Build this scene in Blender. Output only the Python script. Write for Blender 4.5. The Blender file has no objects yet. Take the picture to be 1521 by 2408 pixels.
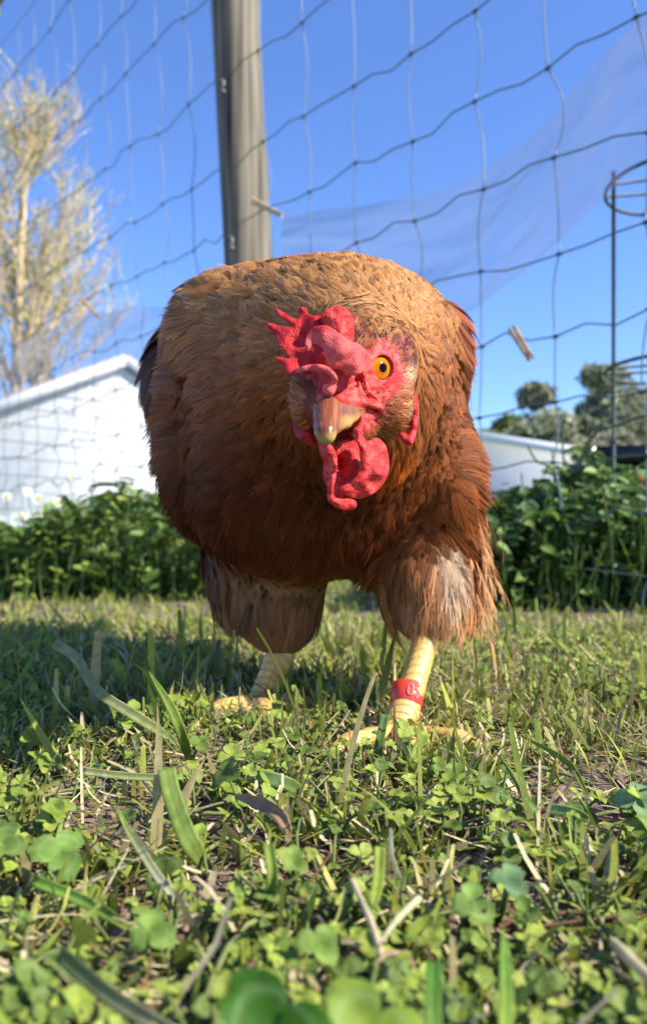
import bpy, math
import numpy as np
from mathutils import Vector

# ------------------------------------------------------------------ camera, world, sun, exposure
FX, HZ, CX, HC = 1800.0, 1300.0, 760.5, 0.09     # focal length / horizon row / centre column (survey pixels), eye height
scene = bpy.context.scene
cam_d = bpy.data.cameras.new("camera")
cam = bpy.data.objects.new("camera", cam_d)
scene.collection.objects.link(cam)
cam.location = (0, 0, HC)
cam.rotation_euler = (math.radians(90), 0, 0)
cam_d.sensor_fit = 'VERTICAL'
cam_d.sensor_height = 24.0
cam_d.lens = 24.0 * FX / 2408.0
cam_d.shift_y = (HZ - 1204.0) / 2408.0
cam_d.clip_start = 0.01
cam_d.clip_end = 3000
cam_d.dof.use_dof = True
cam_d.dof.focus_distance = 0.29
cam_d.dof.aperture_fstop = cam_d.lens / 2.1
scene.camera = cam

SUN_EL, SUN_TH = math.radians(40), math.radians(20)   # elevation; angle from +X towards the camera
SD = Vector((math.cos(SUN_EL) * math.cos(SUN_TH), -math.cos(SUN_EL) * math.sin(SUN_TH), math.sin(SUN_EL)))
world = bpy.data.worlds.new("World")
scene.world = world
world.use_nodes = True
wn = world.node_tree
wn.nodes.clear()
wo = wn.nodes.new('ShaderNodeOutputWorld')
wb = wn.nodes.new('ShaderNodeBackground')
ws = wn.nodes.new('ShaderNodeTexSky')
ws.sky_type = 'NISHITA'
ws.sun_disc = False
ws.sun_elevation = SUN_EL
ws.sun_rotation = math.pi / 2 + SUN_TH
ws.air_density = 1.0
ws.dust_density = 0.0
ws.ozone_density = 6.0
ws.altitude = 0
wb.inputs['Strength'].default_value = 0.138
hs = wn.nodes.new('ShaderNodeHueSaturation')
hs.inputs['Saturation'].default_value = 1.09
hs.inputs['Hue'].default_value = .510
wn.links.new(ws.outputs[0], hs.inputs['Color'])
wn.links.new(hs.outputs[0], wb.inputs['Color'])
wn.links.new(wb.outputs[0], wo.inputs[0])
sun_d = bpy.data.lights.new("sun", 'SUN')
sun_d.energy = 5.0
sun_d.angle = math.radians(0.55)
sun_d.color = (1.0, 0.92, 0.79)
sun = bpy.data.objects.new("sun", sun_d)
scene.collection.objects.link(sun)
sun.rotation_euler = SD.to_track_quat('Z', 'Y').to_euler()
scene.view_settings.view_transform = 'Standard'
scene.view_settings.look = 'None'
scene.view_settings.exposure = 1.05
scene.view_settings.gamma = 1.0
scene.cycles.max_bounces = 8
scene.cycles.transparent_max_bounces = 16

# ------------------------------------------------------------------ helpers
R = np.random.default_rng(11)
COL = scene.collection

def P(dx, dy, Z):
    dx, dy, Z = np.broadcast_arrays(np.asarray(dx, float), np.asarray(dy, float), np.asarray(Z, float))
    return np.stack([(dx - CX) * Z / FX, Z, HC + (HZ - dy) * Z / FX], -1)

def proj(p):
    return CX + p[..., 0] * FX / p[..., 1], HZ - (p[..., 2] - HC) * FX / p[..., 1]

def H(cx, cy, Zmm):                      # head survey coordinates -> world
    return P(580.6 + .3143 * np.asarray(cx, float), 648.9 + .3143 * np.asarray(cy, float), np.asarray(Zmm, float) / 1000)

def nrm(v):
    return v / np.maximum(np.linalg.norm(v, axis=-1, keepdims=True), 1e-9)

_T = np.random.default_rng(5).random((256, 256))
def vnoise(x, y):
    x = np.asarray(x, float); y = np.asarray(y, float)
    xi = np.floor(x).astype(int); yi = np.floor(y).astype(int)
    fx = x - xi; fy = y - yi
    fx = fx * fx * (3 - 2 * fx); fy = fy * fy * (3 - 2 * fy)
    a = _T[xi & 255, yi & 255]; b = _T[(xi + 1) & 255, yi & 255]
    c = _T[xi & 255, (yi + 1) & 255]; d = _T[(xi + 1) & 255, (yi + 1) & 255]
    return (a * (1 - fx) + b * fx) * (1 - fy) + (c * (1 - fx) + d * fx) * fy

def fbm(x, y, o=3):
    s = 0; a = 1; t = 0
    for i in range(o):
        s = s + a * vnoise(x * 2 ** i + 17 * i, y * 2 ** i + 5 * i); t += a; a *= .5
    return s / t

def mk(name, V, F, mats, parent=None, col=None, uv=None, smooth=True, mi=None):
    V = np.asarray(V, np.float32).reshape(-1, 3)
    if isinstance(F, np.ndarray): F = [F]
    loops = np.concatenate([np.asarray(f, np.int32).ravel() for f in F])
    tot = np.concatenate([np.full(len(f), np.asarray(f).shape[1], np.int32) for f in F])
    st = np.concatenate([[0], np.cumsum(tot)[:-1]]).astype(np.int32)
    me = bpy.data.meshes.new(name)
    me.vertices.add(len(V)); me.loops.add(len(loops)); me.polygons.add(len(tot))
    me.vertices.foreach_set('co', V.ravel())
    me.loops.foreach_set('vertex_index', loops)
    me.polygons.foreach_set('loop_start', st)
    if smooth: me.polygons.foreach_set('use_smooth', np.ones(len(tot), bool))
    if not isinstance(mats, (list, tuple)): mats = [mats]
    for m in mats: me.materials.append(m)
    if mi is not None: me.polygons.foreach_set('material_index', np.asarray(mi, np.int32))
    if col is not None:
        at = me.attributes.new('Col', 'FLOAT_COLOR', 'POINT')
        c = np.ones((len(V), 4), np.float32); c[:, :3] = col
        at.data.foreach_set('color', c.ravel())
    if uv is not None:
        at = me.attributes.new('uvp', 'FLOAT2', 'POINT')
        at.data.foreach_set('vector', np.asarray(uv, np.float32).ravel())
    me.update(calc_edges=True)
    o = bpy.data.objects.new(name, me)
    COL.objects.link(o)
    if parent is not None: o.parent = parent
    return o

def tag(o, label=None, cat=None, group=None, kind=None):
    if label: o['label'] = label
    if cat: o['category'] = cat
    if group: o['group'] = group
    if kind: o['kind'] = kind
    return o

def thing(name, label, cat, group=None, loc=(0, 0, 0)):
    o = bpy.data.objects.new(name, None); COL.objects.link(o)
    o.empty_display_size = .02
    o.location = loc
    o['_loc'] = 1
    del o['_loc']
    return tag(o, label, cat, group)

class MB:                                 # accumulates pieces of one mesh
    def __init__(s): s.V = []; s.F = []; s.C = []; s.U = []; s.n = 0
    def add(s, V, F, col=None, uv=None):
        V = np.asarray(V, float).reshape(-1, 3)
        if isinstance(F, np.ndarray): F = [F]
        for f in F: s.F.append(np.asarray(f, int) + s.n)
        s.V.append(V)
        s.C.append(np.broadcast_to(np.ones(3) if col is None else np.asarray(col, float), (len(V), 3)))
        s.U.append(np.zeros((len(V), 2)) if uv is None else np.asarray(uv, float).reshape(-1, 2))
        s.n += len(V); return s
    def build(s, name, mats, parent=None, smooth=True, off=None):
        V = np.concatenate(s.V)
        if off is not None: V = V - np.asarray(off)
        q = [f for f in s.F if f.shape[1] == 4]; t = [f for f in s.F if f.shape[1] == 3]
        o = [f for f in s.F if f.shape[1] not in (3, 4)]
        F = []
        if q: F.append(np.concatenate(q))
        if t: F.append(np.concatenate(t))
        F += o
        return mk(name, V, F, mats, parent, np.concatenate(s.C), np.concatenate(s.U), smooth)

def gridF(nu, nv, base=0, closed=False):
    a = np.arange(nu * nv).reshape(nu, nv)
    if closed:
        b = np.roll(a, -1, axis=1)
        q = np.stack([a[:-1], a[1:], b[1:], b[:-1]], -1)
    else:
        q = np.stack([a[:-1, :-1], a[1:, :-1], a[1:, 1:], a[:-1, 1:]], -1)
    return q.reshape(-1, 4) + base

def spline(pts, n):
    pts = np.asarray(pts, float)
    if len(pts) < 3: 
        t = np.linspace(0, 1, n)[:, None]; return pts[0] * (1 - t) + pts[-1] * t
    p = np.concatenate([[2 * pts[0] - pts[1]], pts, [2 * pts[-1] - pts[-2]]])
    t = np.linspace(0, len(pts) - 1 - 1e-9, n); i = t.astype(int); f = (t - i)[:, None]
    a, b, c, d = p[i], p[i + 1], p[i + 2], p[i + 3]
    return .5 * (2 * b + (c - a) * f + (2 * a - 5 * b + 4 * c - d) * f ** 2 + (3 * b - a - 3 * c + d) * f ** 3)

def tube(mb, path, rad, m=8, col=None, cap=True, uv=False, ref=None):
    path = np.asarray(path, float); n = len(path)
    rad = np.broadcast_to(np.asarray(rad, float), (n,)) if np.ndim(rad) < 2 else np.asarray(rad)
    T = nrm(np.gradient(path, axis=0))
    rf = np.array(ref if ref is not None else ((1, 0, 0) if abs(T[0][0]) < .8 else (0, 0, 1)), float)
    A = nrm(rf - (T @ rf)[:, None] * T); B = np.cross(T, A)
    th = np.linspace(0, 2 * np.pi, m, endpoint=False)
    r = rad[:, None] if rad.ndim == 1 else rad
    V = path[:, None] + (A[:, None] * np.cos(th)[None, :, None] + B[:, None] * np.sin(th)[None, :, None]) * (r[..., None] if r.ndim == 2 else r)
    F = [gridF(n, m, 0, True)]
    if cap: F += [np.arange(m)[::-1][None], (np.arange(m) + (n - 1) * m)[None]]
    U = np.stack(np.meshgrid(np.linspace(0, 1, n), th / (2 * np.pi), indexing='ij'), -1).reshape(-1, 2)
    c = col
    if col is not None and np.ndim(col) == 2: c = np.repeat(np.asarray(col), m, axis=0)
    mb.add(V, F, c, U)
    return mb

def box(mb, c, ax, ay, az, col=None):     # centre, three half-axis vectors
    c = np.asarray(c, float); ax, ay, az = [np.asarray(v, float) for v in (ax, ay, az)]
    V = [c + i * ax + j * ay + k * az for i in (-1, 1) for j in (-1, 1) for k in (-1, 1)]
    F = np.array([[0, 1, 3, 2], [4, 6, 7, 5], [0, 4, 5, 1], [2, 3, 7, 6], [0, 2, 6, 4], [1, 5, 7, 3]])
    return mb.add(V, F, col)

# ---- materials
def mat(name, col=(.5, .5, .5), rough=.6, attr=False, trans=0.0, noise=0.0, nscale=50, bump=0.0, bscale=200,
        spec=.5, coat=0, sss=0, sssr=(.01, .004, .002), metal=0, alpha=1.0, bdist=.001, sheen=0):
    m = bpy.data.materials.new(name); m.use_nodes = True
    nt = m.node_tree; N = nt.nodes; L = nt.links; N.clear()
    out = N.new('ShaderNodeOutputMaterial'); pb = N.new('ShaderNodeBsdfPrincipled')
    pb.inputs['Roughness'].default_value = rough
    pb.inputs['Specular IOR Level'].default_value = spec
    pb.inputs['Coat Weight'].default_value = coat
    pb.inputs['Metallic'].default_value = metal
    pb.inputs['Sheen Weight'].default_value = sheen
    src = None
    if attr:
        a = N.new('ShaderNodeAttribute'); a.attribute_name = 'Col'; src = a.outputs['Color']
    else:
        r = N.new('ShaderNodeRGB'); r.outputs[0].default_value = (*col, 1); src = r.outputs[0]
    tc = N.new('ShaderNodeTexCoord')
    if noise:
        n = N.new('ShaderNodeTexNoise'); n.inputs['Scale'].default_value = nscale; n.inputs['Detail'].default_value = 5
        L.new(tc.outputs['Object'], n.inputs['Vector'])
        mr = N.new('ShaderNodeMapRange'); mr.inputs[1].default_value = .25; mr.inputs[2].default_value = .75
        mr.inputs[3].default_value = 1 - noise; mr.inputs[4].default_value = 1 + noise
        L.new(n.outputs[0], mr.inputs[0])
        mx = N.new('ShaderNodeVectorMath'); mx.operation = 'SCALE'
        L.new(src, mx.inputs[0]); L.new(mr.outputs[0], mx.inputs['Scale']); src = mx.outputs[0]
    L.new(src, pb.inputs['Base Color'])
    if bump:
        n = N.new('ShaderNodeTexNoise'); n.inputs['Scale'].default_value = bscale; n.inputs['Detail'].default_value = 4
        L.new(tc.outputs['Object'], n.inputs['Vector'])
        b = N.new('ShaderNodeBump'); b.inputs['Strength'].default_value = bump; b.inputs['Distance'].default_value = bdist
        L.new(n.outputs[0], b.inputs['Height']); L.new(b.outputs[0], pb.inputs['Normal'])
    if sss:
        pb.inputs['Subsurface Weight'].default_value = sss
        pb.inputs['Subsurface Radius'].default_value = sssr; pb.inputs['Subsurface Scale'].default_value = 1.0
    sh = pb.outputs[0]
    if trans:
        t = N.new('ShaderNodeBsdfTranslucent'); L.new(src, t.inputs['Color'])
        mi = N.new('ShaderNodeMixShader'); mi.inputs[0].default_value = trans
        L.new(sh, mi.inputs[1]); L.new(t.outputs[0], mi.inputs[2]); sh = mi.outputs[0]
    if alpha < 1:
        t = N.new('ShaderNodeBsdfTransparent')
        mi = N.new('ShaderNodeMixShader'); mi.inputs[0].default_value = alpha
        L.new(t.outputs[0], mi.inputs[1]); L.new(sh, mi.inputs[2]); sh = mi.outputs[0]
    L.new(sh, out.inputs[0])
    return m
# ------------------------------------------------------------------ ground
def gh(x, y):
    a = np.clip(1.6 - y, 0, 1)
    return ((fbm(x * 14 + 40, y * 14 + 40, 3) - .5) * .010 + (fbm(x * 90 + 9, y * 90 + 3, 3) - .5) * .0035) * a - .001

def soilmask(x, y):                       # 1 = bare soil, few plants
    m = fbm(x * 11 + 3.3, y * 16 + 8.1, 3)
    d = np.clip((m - .55) * 9, 0, 1)
    dx = CX + x * FX / np.maximum(y, .05); dy = HZ + HC * FX / np.maximum(y, .05)
    def sp(cx, cy, rx, ry): return np.clip(1.5 - ((dx - cx) / rx) ** 2 - ((dy - cy) / ry) ** 2, 0, 1)
    k = np.maximum.reduce([sp(290, 1905, 280, 100), sp(1340, 1900, 240, 90), sp(1180, 2210, 170, 70), sp(560, 1800, 150, 50), sp(800, 2340, 120, 70), sp(640, 2130, 90, 40)])
    return np.maximum(d * .8, k * .95)

def axis(a, b, fine0, fine1, step, grow):
    v = list(np.arange(fine0, fine1, step)); s = step; x = v[-1]
    while x < b: s *= grow; x += s; v.append(x)
    s = step; x = v[0]
    while x > a: s *= grow; x -= s; v.insert(0, x)
    return np.array(v)
gx = axis(-600, 600, -.42, .42, .0035, 1.12); gy = axis(-200, 900, .07, .75, .0035, 1.1)
X, Y = np.meshgrid(gx, gy, indexing='ij')
def ground_mat():
    m = bpy.data.materials.new("soil_and_turf"); m.use_nodes = True
    nt = m.node_tree; N = nt.nodes; L = nt.links
    pb = N['Principled BSDF']; pb.inputs['Roughness'].default_value = .95
    tc = N.new('ShaderNodeTexCoord')
    n = N.new('ShaderNodeTexNoise'); n.inputs['Scale'].default_value = 160; n.inputs['Detail'].default_value = 8
    L.new(tc.outputs['Object'], n.inputs['Vector'])
    cr = N.new('ShaderNodeValToRGB')
    cr.color_ramp.elements[0].position = .3; cr.color_ramp.elements[0].color = (.035, .022, .014, 1)
    cr.color_ramp.elements[1].position = .75; cr.color_ramp.elements[1].color = (.30, .21, .14, 1)
    L.new(n.outputs[0], cr.inputs[0])
    # turf colour beyond the blades
    g = N.new('ShaderNodeTexNoise'); g.inputs['Scale'].default_value = 3
    L.new(tc.outputs['Object'], g.inputs['Vector'])
    cg = N.new('ShaderNodeValToRGB')
    cg.color_ramp.elements[0].color = (.05, .09, .02, 1); cg.color_ramp.elements[1].color = (.12, .17, .04, 1)
    L.new(g.outputs[0], cg.inputs[0])
    sx = N.new('ShaderNodeSeparateXYZ'); L.new(tc.outputs['Object'], sx.inputs[0])
    mr = N.new('ShaderNodeMapRange'); mr.inputs[1].default_value = 1.0; mr.inputs[2].default_value = 2.2
    L.new(sx.outputs['Y'], mr.inputs[0])
    mx = N.new('ShaderNodeMix'); mx.data_type = 'RGBA'
    L.new(mr.outputs[0], mx.inputs[0]); L.new(cr.outputs[0], mx.inputs[6]); L.new(cg.outputs[0], mx.inputs[7])
    L.new(mx.outputs[2], pb.inputs['Base Color'])
    b = N.new('ShaderNodeBump'); b.inputs['Strength'].default_value = .9; b.inputs['Distance'].default_value = .002
    n2 = N.new('ShaderNodeTexNoise'); n2.inputs['Scale'].default_value = 420; n2.inputs['Detail'].default_value = 6
    L.new(tc.outputs['Object'], n2.inputs['Vector']); L.new(n2.outputs[0], b.inputs['Height']); L.new(b.outputs[0], pb.inputs['Normal'])
    return m
tag(mk("ground", np.stack([X, Y, gh(X, Y)], -1), gridF(len(gx), len(gy))[:, ::-1], ground_mat()), kind='structure')

# ---- vectorised blades of grass.  V-folded ribbon, k segments
def blades(root, hgt, wid, az, lean, curl, cb, ct, k=5, blunt=0.0, twist=None):
    n = len(root); t = np.linspace(0, 1, k + 1)
    d = np.stack([np.cos(az), np.sin(az)], -1)
    ang = lean[:, None] + curl[:, None] * t[None]              # angle from vertical
    dl = hgt[:, None] / k
    hx = np.concatenate([np.zeros((n, 1)), np.cumsum(np.sin(ang[:, :-1]) * dl, 1)], 1)
    hz = np.concatenate([np.zeros((n, 1)), np.cumsum(np.cos(ang[:, :-1]) * dl, 1)], 1)
    C = root[:, None] + np.concatenate([d[:, None] * hx[..., None], hz[..., None]], -1)
    ta = az + (np.pi / 2 if twist is None else twist)
    s = np.stack([np.cos(ta), np.sin(ta), np.zeros(n)], -1)
    w = wid[:, None] * (.75 + .25 * np.sin(t * 3))[None] * np.where(blunt[:, None] > .5, 1 - .25 * t[None], (1 - t[None] ** 2.2) + .04)
    up = np.cross(s, np.concatenate([d * np.cos(ang[:, :1]), -np.sin(ang[:, :1])], -1))
    V = np.stack([C - s[:, None] * w[..., None] * .5 + up[:, None] * w[..., None] * .22, C, C + s[:, None] * w[..., None] * .5 + up[:, None] * w[..., None] * .22], 2)
    col = cb[:, None] * (1 - t[None, :, None] ** .7) + ct[:, None] * t[None, :, None] ** .7
    col = np.repeat(col[:, :, None], 3, 2)
    f1 = gridF(k + 1, 3)
    F = (f1[None] + (np.arange(n) * (k + 1) * 3)[:, None, None]).reshape(-1, 4)
    return V.reshape(-1, 3), F, col.reshape(-1, 3)

GREEN = np.array([[.22, .26, .034], [.14, .19, .03], [.31, .33, .055], [.19, .26, .04], [.36, .35, .10]])
def green(n, dry=.12):
    c = GREEN[R.integers(0, len(GREEN), n)] * R.uniform(.75, 1.25, (n, 1))
    k = R.random(n) < dry
    c[k] = np.array([.34, .28, .13]) * R.uniform(.7, 1.3, (k.sum(), 1))
    return c

M_grass = mat("grass_blade", attr=True, rough=.6, trans=.33, noise=.25, nscale=300, spec=.2, bump=.25, bscale=900, bdist=.0004)
M_clover = None
def clover_mat():
    m = mat("clover_leaf", attr=True, rough=.6, spec=.22, trans=.3, noise=.3, nscale=260, bump=.3, bscale=700, bdist=.0005)
    nt = m.node_tree; N = nt.nodes; L = nt.links
    pb = [x for x in N if x.type == 'BSDF_PRINCIPLED'][0]; tr = [x for x in N if x.type == 'BSDF_TRANSLUCENT'][0]
    src = pb.inputs['Base Color'].links[0].from_socket
    a = N.new('ShaderNodeAttribute'); a.attribute_name = 'uvp'
    s = N.new('ShaderNodeSeparateXYZ'); L.new(a.outputs['Vector'], s.inputs[0])
    # chevron: |u - .55 + .28*|v|| small
    ab = N.new('ShaderNodeMath'); ab.operation = 'MULTIPLY'; L.new(s.outputs[1], ab.inputs[0]); L.new(s.outputs[1], ab.inputs[1])
    mu = N.new('ShaderNodeMath'); mu.operation = 'MULTIPLY_ADD'; L.new(ab.outputs[0], mu.inputs[0]); mu.inputs[1].default_value = .35; L.new(s.outputs[0], mu.inputs[2])
    sb = N.new('ShaderNodeMath'); sb.operation = 'SUBTRACT'; L.new(mu.outputs[0], sb.inputs[0]); sb.inputs[1].default_value = .62
    ab2 = N.new('ShaderNodeMath'); ab2.operation = 'ABSOLUTE'; L.new(sb.outputs[0], ab2.inputs[0])
    mr = N.new('ShaderNodeMapRange'); mr.inputs[1].default_value = .03; mr.inputs[2].default_value = .13; mr.inputs[3].default_value = .22; mr.inputs[4].default_value = 0
    L.new(ab2.outputs[0], mr.inputs[0])
    mx = N.new('ShaderNodeMix'); mx.data_type = 'RGBA'; L.new(mr.outputs[0], mx.inputs[0]); L.new(src, mx.inputs[6]); mx.inputs[7].default_value = (.30, .42, .17, 1)
    L.new(mx.outputs[2], pb.inputs['Base Color']); L.new(mx.outputs[2], tr.inputs['Color'])
    return m
M_clover = clover_mat()

# ---- grass
def scatter(x0, x1, y0, y1, n, fan=True):
    y = R.uniform(y0, y1, n); x = R.uniform(x0, x1, n)
    return x, y
def lawn(n, y0, y1, hm, wm, k, dens=1.0, dry=.20):
    # even per ground area inside the view wedge plus a margin
    u = R.random(n); y = np.sqrt(u * (y1 ** 2 - y0 ** 2) + y0 ** 2) if y0 > 0 else y0 + u * (y1 - y0)
    x = R.uniform(-.62, .62, n) * y + R.uniform(-.04, .04, n)
    m = soilmask(x, y)
    tuft = fbm(x * 40 + 70, y * 40 + 11, 2)
    keep = R.random(n) < (1 - m) * np.clip((tuft - .27) * 2.6, 0.08, 1) * dens
    x, y, tuft = x[keep], y[keep], tuft[keep]; n = len(x)
    if n == 0: return None
    root = np.stack([x, y, gh(x, y) - .001], -1)
    h = hm * R.lognormal(0, .38, n) * (.6 + .8 * tuft)
    # trodden short in front of the feet
    dx = CX + x * FX / y
    ft = (dx > 790) & (dx < 1040) & (y > .27) & (y < .42)
    h = np.where(ft, np.where(dx > 950, np.clip(h, .008, .018), np.minimum(h, .012)), h)
    ft = (dx > 540) & (dx < 720) & (y > .40) & (y < .47)
    h = np.where(ft, np.clip(h, .009, .020), h)
    # keep the spot right before the lens open
    h = np.where(y < .22, np.minimum(h, .005 + .085 * y), h)
    c = green(n, dry); base = c * .6 + np.array([.20, .20, .09]) * .5
    return blades(root, h, wm * R.lognormal(0, .35, n), R.uniform(0, 2 * np.pi, n), np.abs(R.normal(0, .5, n)) + .05, R.normal(.5, .6, n), base, c * 1.05, k, (R.random(n) < .45).astype(float), np.pi / 2 + R.normal(0, .5, n))
g = MB()
for a in [(22000, .13, .55, .0115, .0024, 5), (24000, .5, 1.0, .012, .0026, 4), (34000, .95, 2.6, .014, .0034, 3), (16000, 2.4, 7, .035, .007, 3), (1100, .19, .8, .024, .0036, 6)]:
    r = lawn(*a)
    if r: g.add(*r)
tag(g.build("grass", M_grass), kind='stuff', label="short trodden green lawn grass around the hen", cat="grass")

# fine short undergrowth, stalks and dry clippings
g = MB(); n = 42000
y = np.sqrt(R.random(n) * (1.0 - .0145) + .0145); x = R.uniform(-.6, .6, n) * y
kp = R.random(n) < 1 - .72 * soilmask(x, y); x, y = x[kp], y[kp]; n = len(x)
root = np.stack([x, y, gh(x, y) + R.uniform(0, .006, n)], -1)
kind = R.random(n)
c = np.where((kind < .5)[:, None], np.array([.60, .51, .30]) * R.uniform(.5, 1.25, (n, 1)), np.where((kind < .62)[:, None], np.array([.16, .085, .04]) * R.uniform(.5, 1.5, (n, 1)), green(n, 0)))
g.add(*blades(root, R.lognormal(0, .45, n) * .011, R.lognormal(0, .3, n) * .0013, R.uniform(0, 6.3, n), R.uniform(.9, 1.6, n), R.normal(0, .7, n), c, c * 1.1, 3, np.ones(n), R.uniform(0, 3, n)))
tag(g.build("grass_clippings", M_grass), kind='stuff', label="dry straw clippings and low stems lying on the soil", cat="clippings")

# soil crumbs
n = 5200
y = np.sqrt(R.random(n) * (.7 - .0145) + .0145); x = R.uniform(-.55, .55, n) * y
kp = R.random(n) < .15 + soilmask(x, y); x, y = x[kp], y[kp]; n = len(x)
ic = np.array([[0, 0, 1], [.89, 0, .45], [.28, .85, .45], [-.72, .53, .45], [-.72, -.53, .45], [.28, -.85, .45], [.72, .53, -.45], [-.28, .85, -.45], [-.89, 0, -.45], [-.28, -.85, -.45], [.72, -.53, -.45], [0, 0, -1]])
icf = np.array([[0, 1, 2], [0, 2, 3], [0, 3, 4], [0, 4, 5], [0, 5, 1], [1, 6, 2], [2, 7, 3], [3, 8, 4], [4, 9, 5], [5, 10, 1], [6, 7, 2], [7, 8, 3], [8, 9, 4], [9, 10, 5], [10, 6, 1], [11, 7, 6], [11, 8, 7], [11, 9, 8], [11, 10, 9], [11, 6, 10]])
s = R.lognormal(0, .55, n) * .0011
V = np.stack([x, y, gh(x, y) + s * .3], -1)[:, None] + ic[None] * s[:, None, None] * R.uniform(.55, 1.3, (n, 12, 1)) * np.stack([R.uniform(.7, 1.6, n), R.uniform(.7, 1.6, n), R.uniform(.5, .9, n)], -1)[:, None]
c = np.array([.15, .105, .07])[None] * R.uniform(.4, 2.2, (n, 1)); c = np.repeat(c, 12, 0)
M_soil = mat("soil_crumb", attr=True, rough=.95, noise=.3, nscale=900, bump=.6, bscale=1500, bdist=.0006)
tag(mk("soil_crumbs", V, (icf[None] + (np.arange(n) * 12)[:, None, None]).reshape(-1, 3), M_soil, col=c), kind='stuff', label="loose brown soil crumbs and grit between the plants", cat="soil")

# ---- clover
def leaflet_tpl(nu=6, nv=5):
    u = np.linspace(0, 1, nu); v = np.linspace(-1, 1, nv)
    U, W = np.meshgrid(u, v, indexing='ij')
    w = .44 * np.sin(np.pi * np.clip(U, 0, 1) ** .8 * .93) ** .75 + .015
    notch = .10 * np.exp(-(W / .35) ** 2) * (U > .9)
    x = U * (1 - .16 * W ** 2 * U ** 3) - notch; y = W * w; z = np.abs(W) * .16 * np.sin(np.pi * U) - .10 * U ** 2
    return np.stack([x, y, z], -1).reshape(-1, 3), gridF(nu, nv), np.stack([U, W], -1).reshape(-1, 2)
LT, LF, LU = leaflet_tpl()
def clovers(mb, c, nrmv, rot, size, col, nl=3, stemcol=(.13, .2, .05)):
    """c centres (n,3), nrmv leaf normals, rot in-plane rotation, size leaflet length"""
    n = len(c); N_ = nrm(nrmv)
    A = nrm(np.cross(N_, np.tile([0.13, .99, 0.02], (n, 1)))); B = np.cross(N_, A)
    for k in range(nl):
        th = rot + k * 2 * np.pi / nl + R.normal(0, .1, n)
        D = A * np.cos(th)[:, None] + B * np.sin(th)[:, None]; S = np.cross(N_, D)
        tl = R.normal(.1, .22, n)[:, None]
        D2 = nrm(D + N_ * tl); N2 = nrm(N_ - D * tl)
        sz = (size * R.uniform(.85, 1.1, n))[:, None, None]
        V = c[:, None] + (LT[None, :, :1] * D2[:, None] + LT[None, :, 1:2] * S[:, None] + LT[None, :, 2:] * N2[:, None]) * sz
        F = (LF[None] + (np.arange(n) * len(LT))[:, None, None]).reshape(-1, 4)
        mb.add(V, F, np.repeat(col * R.uniform(.85, 1.15, (n, 1)), len(LT), 0), np.tile(LU, (n, 1)))
def stems(mb, a, b, r, col, k=4, m=4):
    n = len(a); t = np.linspace(0, 1, k)[None, :, None]
    mid = (a + b) / 2 + R.normal(0, .12, (n, 3)) * np.linalg.norm(b - a, axis=1)[:, None]
    C = a[:, None] * (1 - t) ** 2 + 2 * mid[:, None] * t * (1 - t) + b[:, None] * t ** 2
    T = nrm(np.gradient(C, axis=1)); A = nrm(np.cross(T, np.array([.3, .9, .1]))); B = np.cross(T, A)
    th = np.arange(m) * 2 * np.pi / m
    V = C[:, :, None] + (A[:, :, None] * np.cos(th)[:, None] + B[:, :, None] * np.sin(th)[:, None]) * np.asarray(r).reshape(-1, 1, 1, 1)
    F = (gridF(k, m, 0, True)[None] + (np.arange(n) * k * m)[:, None, None]).reshape(-1, 4)
    mb.add(V, F, np.repeat(np.broadcast_to(col, (n, 3)), k * m, 0), np.full((n * k * m, 2), [0, 3.]))
g = MB(); n = 8500
y = .125 + R.random(n) ** 1.3 * .75; x = R.uniform(-.6, .6, n) * y
pt = fbm(x * 9 + 31, y * 9 + 12, 2) + np.where(y < .26, .13, -.03)
kp = (R.random(n) < np.clip((pt - .40) * 4, 0, 1) * (1 - .9 * soilmask(x, y)) * np.where((x > -.05) & (x < .09) & (y > .3) & (y < .44), .25, 1)); x, y = x[kp], y[kp]; n = len(x)
h = R.uniform(.003, .017, n) * np.where(y < .2, .7, 1)
root = np.stack([x, y, gh(x, y)], -1); top = root + np.stack([R.normal(0, .006, n), R.normal(0, .006, n), h], -1)
nv = np.stack([R.normal(.15, .35, n), R.normal(-.35, .35, n), np.ones(n)], -1)
cc = np.array([[.16, .225, .032], [.22, .285, .038], [.11, .165, .03], [.26, .31, .05]])[R.integers(0, 4, n)] * R.uniform(.8, 1.2, (n, 1))
sz = R.uniform(.0026, .0072, n) * np.where(R.random(n) < .5, .55, 1) * np.where(y < .2, .7, 1)
clovers(g, top, nv, R.uniform(0, 6.3, n), sz, cc)
stems(g, root, top, np.full(n, .0005), np.array([.15, .2, .06]))
# creeping runners
n = 420; y = .13 + R.random(n) * .45; x = R.uniform(-.55, .55, n) * y; a = np.stack([x, y, gh(x, y) + .002], -1)
az = R.uniform(0, 6.3, n); l = R.uniform(.015, .05, n); b = a + np.stack([np.cos(az) * l, np.sin(az) * l, R.uniform(-.001, .004, n)], -1)
rc = np.where((R.random(n) < .2)[:, None], [.15, .085, .05], [.2, .24, .08])
stems(g, a, b, R.uniform(.0004, .0008, n), rc, 6, 5)
tag(g.build("clover", M_clover), kind='stuff', label="low white clover leaves growing through the grass", cat="clover")

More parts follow.
